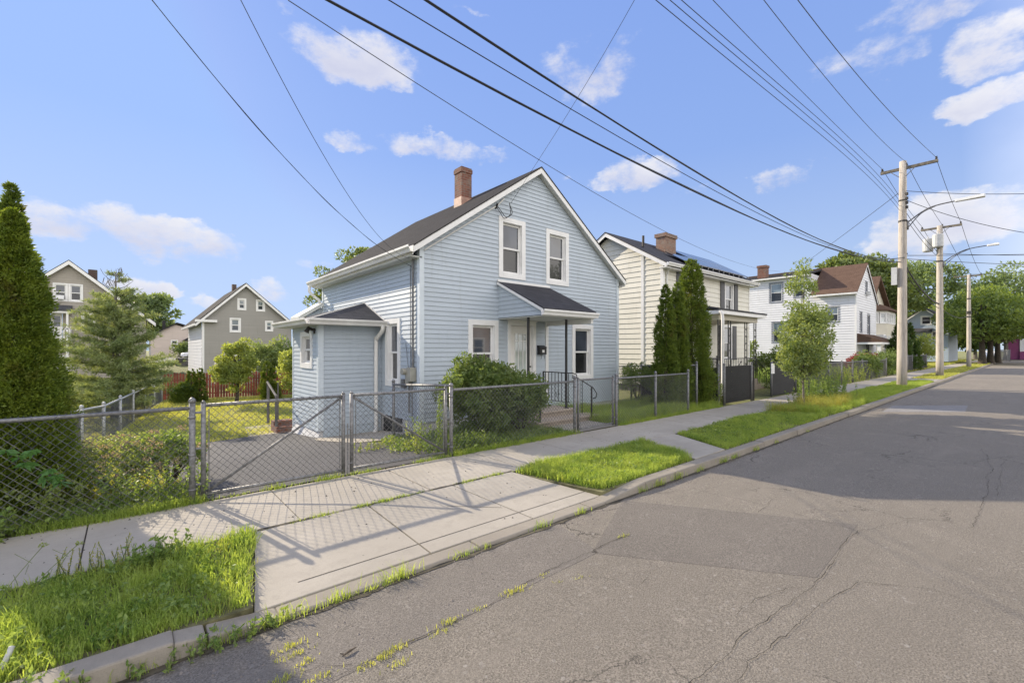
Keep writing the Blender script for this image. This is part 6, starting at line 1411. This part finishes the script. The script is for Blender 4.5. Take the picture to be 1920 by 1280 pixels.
# white pine
def pine(label, base, h, R, seed):
    rg = np.random.default_rng(seed); t = thing('pine_tree', label, 'tree', base); b = Vector(base); m = MB(); m.tube([b, b + Vector((0, 0, h))], [.14, .015], 8); P = []; D = []
    nl = 20
    for i in range(nl):
        f = .05 + .93 * i / (nl - 1); z = h * f; L0 = R * (1 - f) ** .72 * (1 if f > .25 else .85 + f * .6) + .12; nb = 8 if f < .8 else 5
        for k in range(nb):
            a = rg.uniform(0, 6.28); L = L0 * rg.uniform(.65, 1.15); up = .12 + .5 * f; d = Vector((math.cos(a), math.sin(a), 0)); p0 = b + Vector((0, 0, z)); mid = p0 + d * L * .55 + Vector((0, 0, L * up * .35)); e = p0 + d * L + Vector((0, 0, L * up))
            m.tube([p0, mid, e], [.022 * (1 - f) + .008, .012, .004], 4, False)
            if f > .86 and rg.random() < .75:   # thin bare top
                for q in range(3): s = e.lerp(p0, q * .25); m.tube([s, s + Vector((rg.normal(0, .07), rg.normal(0, .07), .18))], .007, 3, False)
                continue
            n = int(28 * L / .6) + 8
            for _ in range(n):
                u = rg.uniform(.25, 1.05); s = np.array(p0.lerp(e, min(u, 1))) + np.array([0, 0, -.03]) + rg.normal(0, 1, 3) * np.array([.09, .09, .03]) * (.5 + L * .6)
                kk = 9; P.append(np.repeat(s[None], kk, 0)); dd = rg.normal(size=(kk, 3)) * .8 + np.array([d.x * .9, d.y * .9, .45]); D.append(dd)
    m.build('trunk', M['greybark'], t, smooth=True); P = np.concatenate(P); D = np.concatenate(D); V, F = leafquads(P, D, .14 * rg.uniform(.7, 1.3, len(P)), .017, rg); npmesh('crown', V, [F], M['lf_pine'], t)
pine('tall white pine with sparse bare top standing in front of the taupe house', (-.3, 20.6, -.6), 5.0, 1.75, 111)
# street tree
tree('street_tree', 'young street tree with airy light green leaves on the verge', 'tree', (14.75, 4.3, .08), 4.3, .75, 1.0, 230, 62, .085, 'lf_young', trunk_r=.045, seed=112, bark='greybark', lobes=[((-.1, 0, 3.2), (.42, .42, 1.05)), ((0, 0, 2.0), (.75, .75, .9)), ((.25, 0, 2.5), (.75, .6, .5)), ((-.1, 0, 1.35), (.62, .62, .6))], clr=.17, asp=.45)
# trees beyond
tree('maple_tree', 'large green maple rising behind the white house roof', 'tree', (69.5, 12.8, .1), 14.2, 6.0, 5.5, 150, 150, .42, 'lf_tree', trunk_r=.45, seed=121, lobes=[((-1, 2, 10.4), (3.4, 3.6, 3.2)), ((1.5, -1.6, 9.6), (3.0, 2.6, 2.8)), ((2.5, -3.0, 7.6), (2.0, 1.6, 1.6))], clr=.85)
tree('ash_tree', 'green tree with feathery boughs behind the blue house roof', 'tree', (9.9, 25.2, -.6), 8.4, 4.2, 2.3, 60, 130, .16, 'lf_tree', trunk_r=.2, seed=122, lobes=[((.4, 0, 7.3), (1.5, 1.5, .9)), ((-.9, .5, 6.1), (1.3, 1.3, 1.0)), ((-1.3, .8, 4.9), (1.0, 1.0, .8))], clr=.38)
tree('far_tree', 'distant grey green round tree between the two back houses', 'tree', (1.6, 74, .9), 8.2, 2.5, 3.6, 60, 120, .5, 'lf_far', trunk_r=.3, seed=123, clr=.9)
gm = 'street maples at the end of the block'
for lb, (x, y), h, s in (('first of the dark street maples at the end of the block, nearest the camera', (73.0, 3.75), 8.6, 131), ('middle street maple at the end of the block', (79.0, 3.4), 9.4, 132), ('last street maple before the end of the street, in deepest shade', (84.5, 3.0), 9.8, 133)):
    tree('maple_tree', lb, 'tree', (x, y, .1), h, 2.5, 4.2, 80, 120, .34, 'lf_maple', trunk_r=.42, seed=s, group=gm, lobes=[((0, .3, h * .62), (4.3, 3.4, h * .36)), ((0, -2.6, h * .55), (3.2, 2.8, h * .26))], clr=.95)
for lb, (x, y), h, R, s, mt in (('tall pale tree with bare limbs behind the street maples', (104, 12), 17, 6, 141, 'lf_far'), ('tall tree behind the maples, farther right', (112, 3), 16.5, 6, 142, 'lf_far'), ('rounded tree behind the distant blue house', (92, 15.5), 8.5, 4.0, 143, 'lf_tree'), ('bushy tree between the blue house and the maples', (88, 8.6), 8.0, 3.0, 144, 'lf_young'), ('far right tree over the end of the street', (122, -5), 17, 6.5, 145, 'lf_tree'), ('low tree closing the street end behind the fence', (110, 6.5), 7, 4, 146, 'lf_arbdark')):
    tree('background_tree', lb, 'tree', (x, y, .1), h, h * .25, R, 90, 120, .5, mt, trunk_r=.4, seed=s, bark='greybark', clr=R * .24)
tree('small_tree', 'small yellow green tree between the second and third poles', 'tree', (55, 6.4, .1), 3.0, .8, 1.0, 36, 80, .16, 'lf_yellow', trunk_r=.12, seed=147, clr=.45)
bush('shrub', 'dark round evergreen shrub beside the white house wall', 'shrub', (30.2, 8.5, .1), 1.1, 1.1, 2.7, 60, 110, .12, 'lf_arb', 151, cl=.35, stems=0)
bush('shrub', 'feathery green shrub behind the cream porch', 'shrub', (24.5, 10.5, .1), 1.6, 1.2, 2.6, 60, 90, .13, 'lf_young', 152, cl=.35)
bush('shrub', 'dark shrub at the porch end between the cream and white houses', 'shrub', (21.2, 7.4, .1), .8, .7, 1.7, 40, 90, .1, 'lf_bush', 153, cl=.25)
bush('shrub', 'yellow green weeds rising along the fence right of the young tree', 'shrub', (20.4, 6.3, .1), .6, .35, 1.3, 40, 90, .09, 'lf_yellow', 154, cl=.2)
bush('red_shrub', 'dark red leaved shrub in front of the white house', 'shrub', (37.8, 7.6, .1), 1.3, .8, 1.35, 50, 90, .12, 'lf_red', 155, cl=.3)
bush('shrub', 'climbing leafy shrub on the fence left of the nearest pole', 'shrub', (32.5, 6.3, .1), 1.5, .5, 1.35, 60, 90, .12, 'lf_bush', 156, cl=.28)
bush('shrub', 'climbing leafy shrub on the fence right of the nearest pole', 'shrub', (37.5, 6.2, .1), 1.6, .5, 1.3, 50, 90, .12, 'lf_bush', 157, cl=.3)
bush('shrub', 'tall round shrub in front of the beige house bay', 'shrub', (43.0, 7.2, .1), 1.2, .8, 1.4, 40, 90, .14, 'lf_bush', 158, cl=.35)
bush('shrub', 'dark undergrowth between the house corner and the arborvitae spires', 'shrub', (12.0, 8.0, .05), .8, .5, 1.3, 50, 90, .06, 'lf_bush', 159, cl=.16)
bush('shrub', 'green bank shrubs behind the white van', 'shrub', (4.9, 60, .8), 1.6, .6, 1.6, 40, 80, .2, 'lf_tree', 160, cl=.4)
weed('ivy and weeds around the foot of the cream house downspout', [(13.5, 6.3, .1), (13.7, 6.2, .1), (13.9, 6.15, .1), (13.4, 6.5, .1)], .8, 10, .06, 'lf_young', 161, .12)
for k, (x, y) in enumerate([(15.4, 4.5), (16.0, 4.4), (16.6, 4.3), (17.2, 4.4), (17.8, 4.3), (18.6, 4.4)]):
    weed(('first', 'second', 'third', 'fourth', 'fifth', 'sixth')[k] + ' tall green weed clump on the verge, counted rightward from the young street tree', [(x, y, .08)], .7, 18, .06, 'lf_weed', 162 + k, .3, group='tall weeds on the verge by the young tree')
for k, x in enumerate([22, 23.5, 25, 26.5, 28, 30]):
    weed(('first', 'second', 'third', 'fourth', 'fifth', 'sixth')[k] + ' pale weed clump along the weedy fence, counted rightward from the young tree', [(x, 6.1, .1)], .8, 22, .07, 'lf_yellow', 182 + k, .4, group='weeds along the fence before the nearest pole')


# ================================================================== ACROSS THE STREET (mirrored in the window panes)
ha = thing('tan_house', 'tan gabled house across the street, seen only mirrored in the front windows', 'house', (20, -16, 0))
m = MB(); siding(m, FYb(-12.5), .2, 7.4, .2, lambda z: (15.5 if z < 4.8 else 15.5 + (z - 4.8) * 1.5, 24.5 if z < 4.8 else 24.5 - (z - 4.8) * 1.5), [opening(17, 18, 1.2, 2.6), opening(21.5, 22.5, 1.2, 2.6), opening(19.5, 20.5, 3.8, 5.0)], .02)
siding(m, FX(15.5), .2, 4.8, .2, lambda z: (-19, -12.5), ()); m.build('wall', M['pinkbeige'], ha)
m = MB(); m.extr([(15, -12.2, 4.5), (20, -12.2, 8.0), (25, -12.2, 4.5), (25, -12.2, 4.35), (20, -12.2, 7.85), (15, -12.2, 4.35)], (0, -7.5, 0)); m.build('roof', M['roof_y'], ha)
for w_ in ((17, 18, 1.2, 2.6), (21.5, 22.5, 1.2, 2.6), (19.5, 20.5, 3.8, 5.0)): window(ha, FYb(-12.5), *w_, tw=.12, depth=.06)
arborvitae('cone shaped evergreen across the street, mirrored in the lower left window', (17.6, -9.6, 0), 4.2, 1.3, 'lf_arb', 171, 260, 30, .16, pw=.6)
tree('shade_tree', 'broad shade tree across the street, left of the tan house', 'tree', (9.5, -13.5, 0), 8.5, 2, 3.4, 70, 90, .35, 'lf_tree', trunk_r=.3, seed=172, clr=.9)
tree('shade_tree', 'broad shade tree across the street, right of the tan house', 'tree', (31, -12.5, 0), 9.5, 2, 3.8, 70, 90, .35, 'lf_tree', trunk_r=.3, seed=173, clr=.9)

# ================================================================== SMALL THINGS AND VEHICLES
def van(name, label, x, y, z, flip=1, h=1.95, L=4.6, mat='vinyl_white', cat='van', low=False):
    t = thing(name, label, cat, (x, y, z)); X = lambda u: x + flip * u
    prof = [(-L / 2, .35), (-L / 2, h * .45), (-L / 2 + .15, h * .5), (-L * .27, h * .56), (-L * .12, h * .95), (-L * .05, h), (L / 2 - .1, h), (L / 2, h * .9), (L / 2, .35)] if not low else [(-L / 2, .3), (-L / 2, h * .5), (-L * .25, h * .58), (-L * .1, h * .97), (L * .2, h), (L * .38, h * .62), (L / 2, h * .58), (L / 2, .3)]
    m = MB(); m.extr([(X(u), y - .85, z + v) for u, v in prof], (0, 1.7, 0)); m.build('body', M[mat], t, bevel=.06)
    m = MB(); m.extr([(X(u), y - .862, z + v) for u, v in ((-L * .23, h * .6), (-L * .11, h * .9), (-L * .0, h * .9), (-L * .0, h * .6))], (0, .012, 0)); m.build('window', M['glass'], t)
    for u in (-L * .33, L * .3):
        m = MB(); m.tube([(X(u), y - .88, z + .33), (X(u), y - .68, z + .33)], .33, 16); w = m.build('wheel', M['rubber'], t)
van('parked_van', 'white van parked on the street behind the back yards', 6.1, 54, .72, 1, 1.4, 4.2)
van('parked_car', 'pale car half hidden by the maples at the end of the street', 100, 4.6, .1, 1, 1.45, 4.4, 'vinyl_white', 'car', True)
m = MB(); m.box(3.2, 6, 48.5, 48.8, .3, 1.0); setp(m.build('low_wall', M['stone'], None, org=(4, 48.6, .3)), 'low dark retaining wall in front of the white van', 'wall')
m = MB(); m.tube(ssub([(-.50, 3.42, .1), (-.475, 3.46, .15), (-.46, 3.5, .19)]), .013, 12); setp(m.build('broken_pipe', M['pipe'], None, org=(-.5, 3.45, .1), smooth=True), 'short pale pipe sticking out of the grass at the bottom left', 'pipe')
a = on_road([(655, 1225)], .012)[0]; m = MB(); m.tube([(a[0] - .04, a[1] - .01, a[2]), (a[0], a[1], a[2] + .004), (a[0] + .045, a[1] + .012, a[2] + .002)], [.004, .008, .003], 5); m.tube([(a[0] - .03, a[1], a[2]), (a[0] - .045, a[1] + .02, a[2])], .003, 4)
setp(m.build('twig', M['bark'], None, org=a), 'small brown twig lying on the road', 'twig')
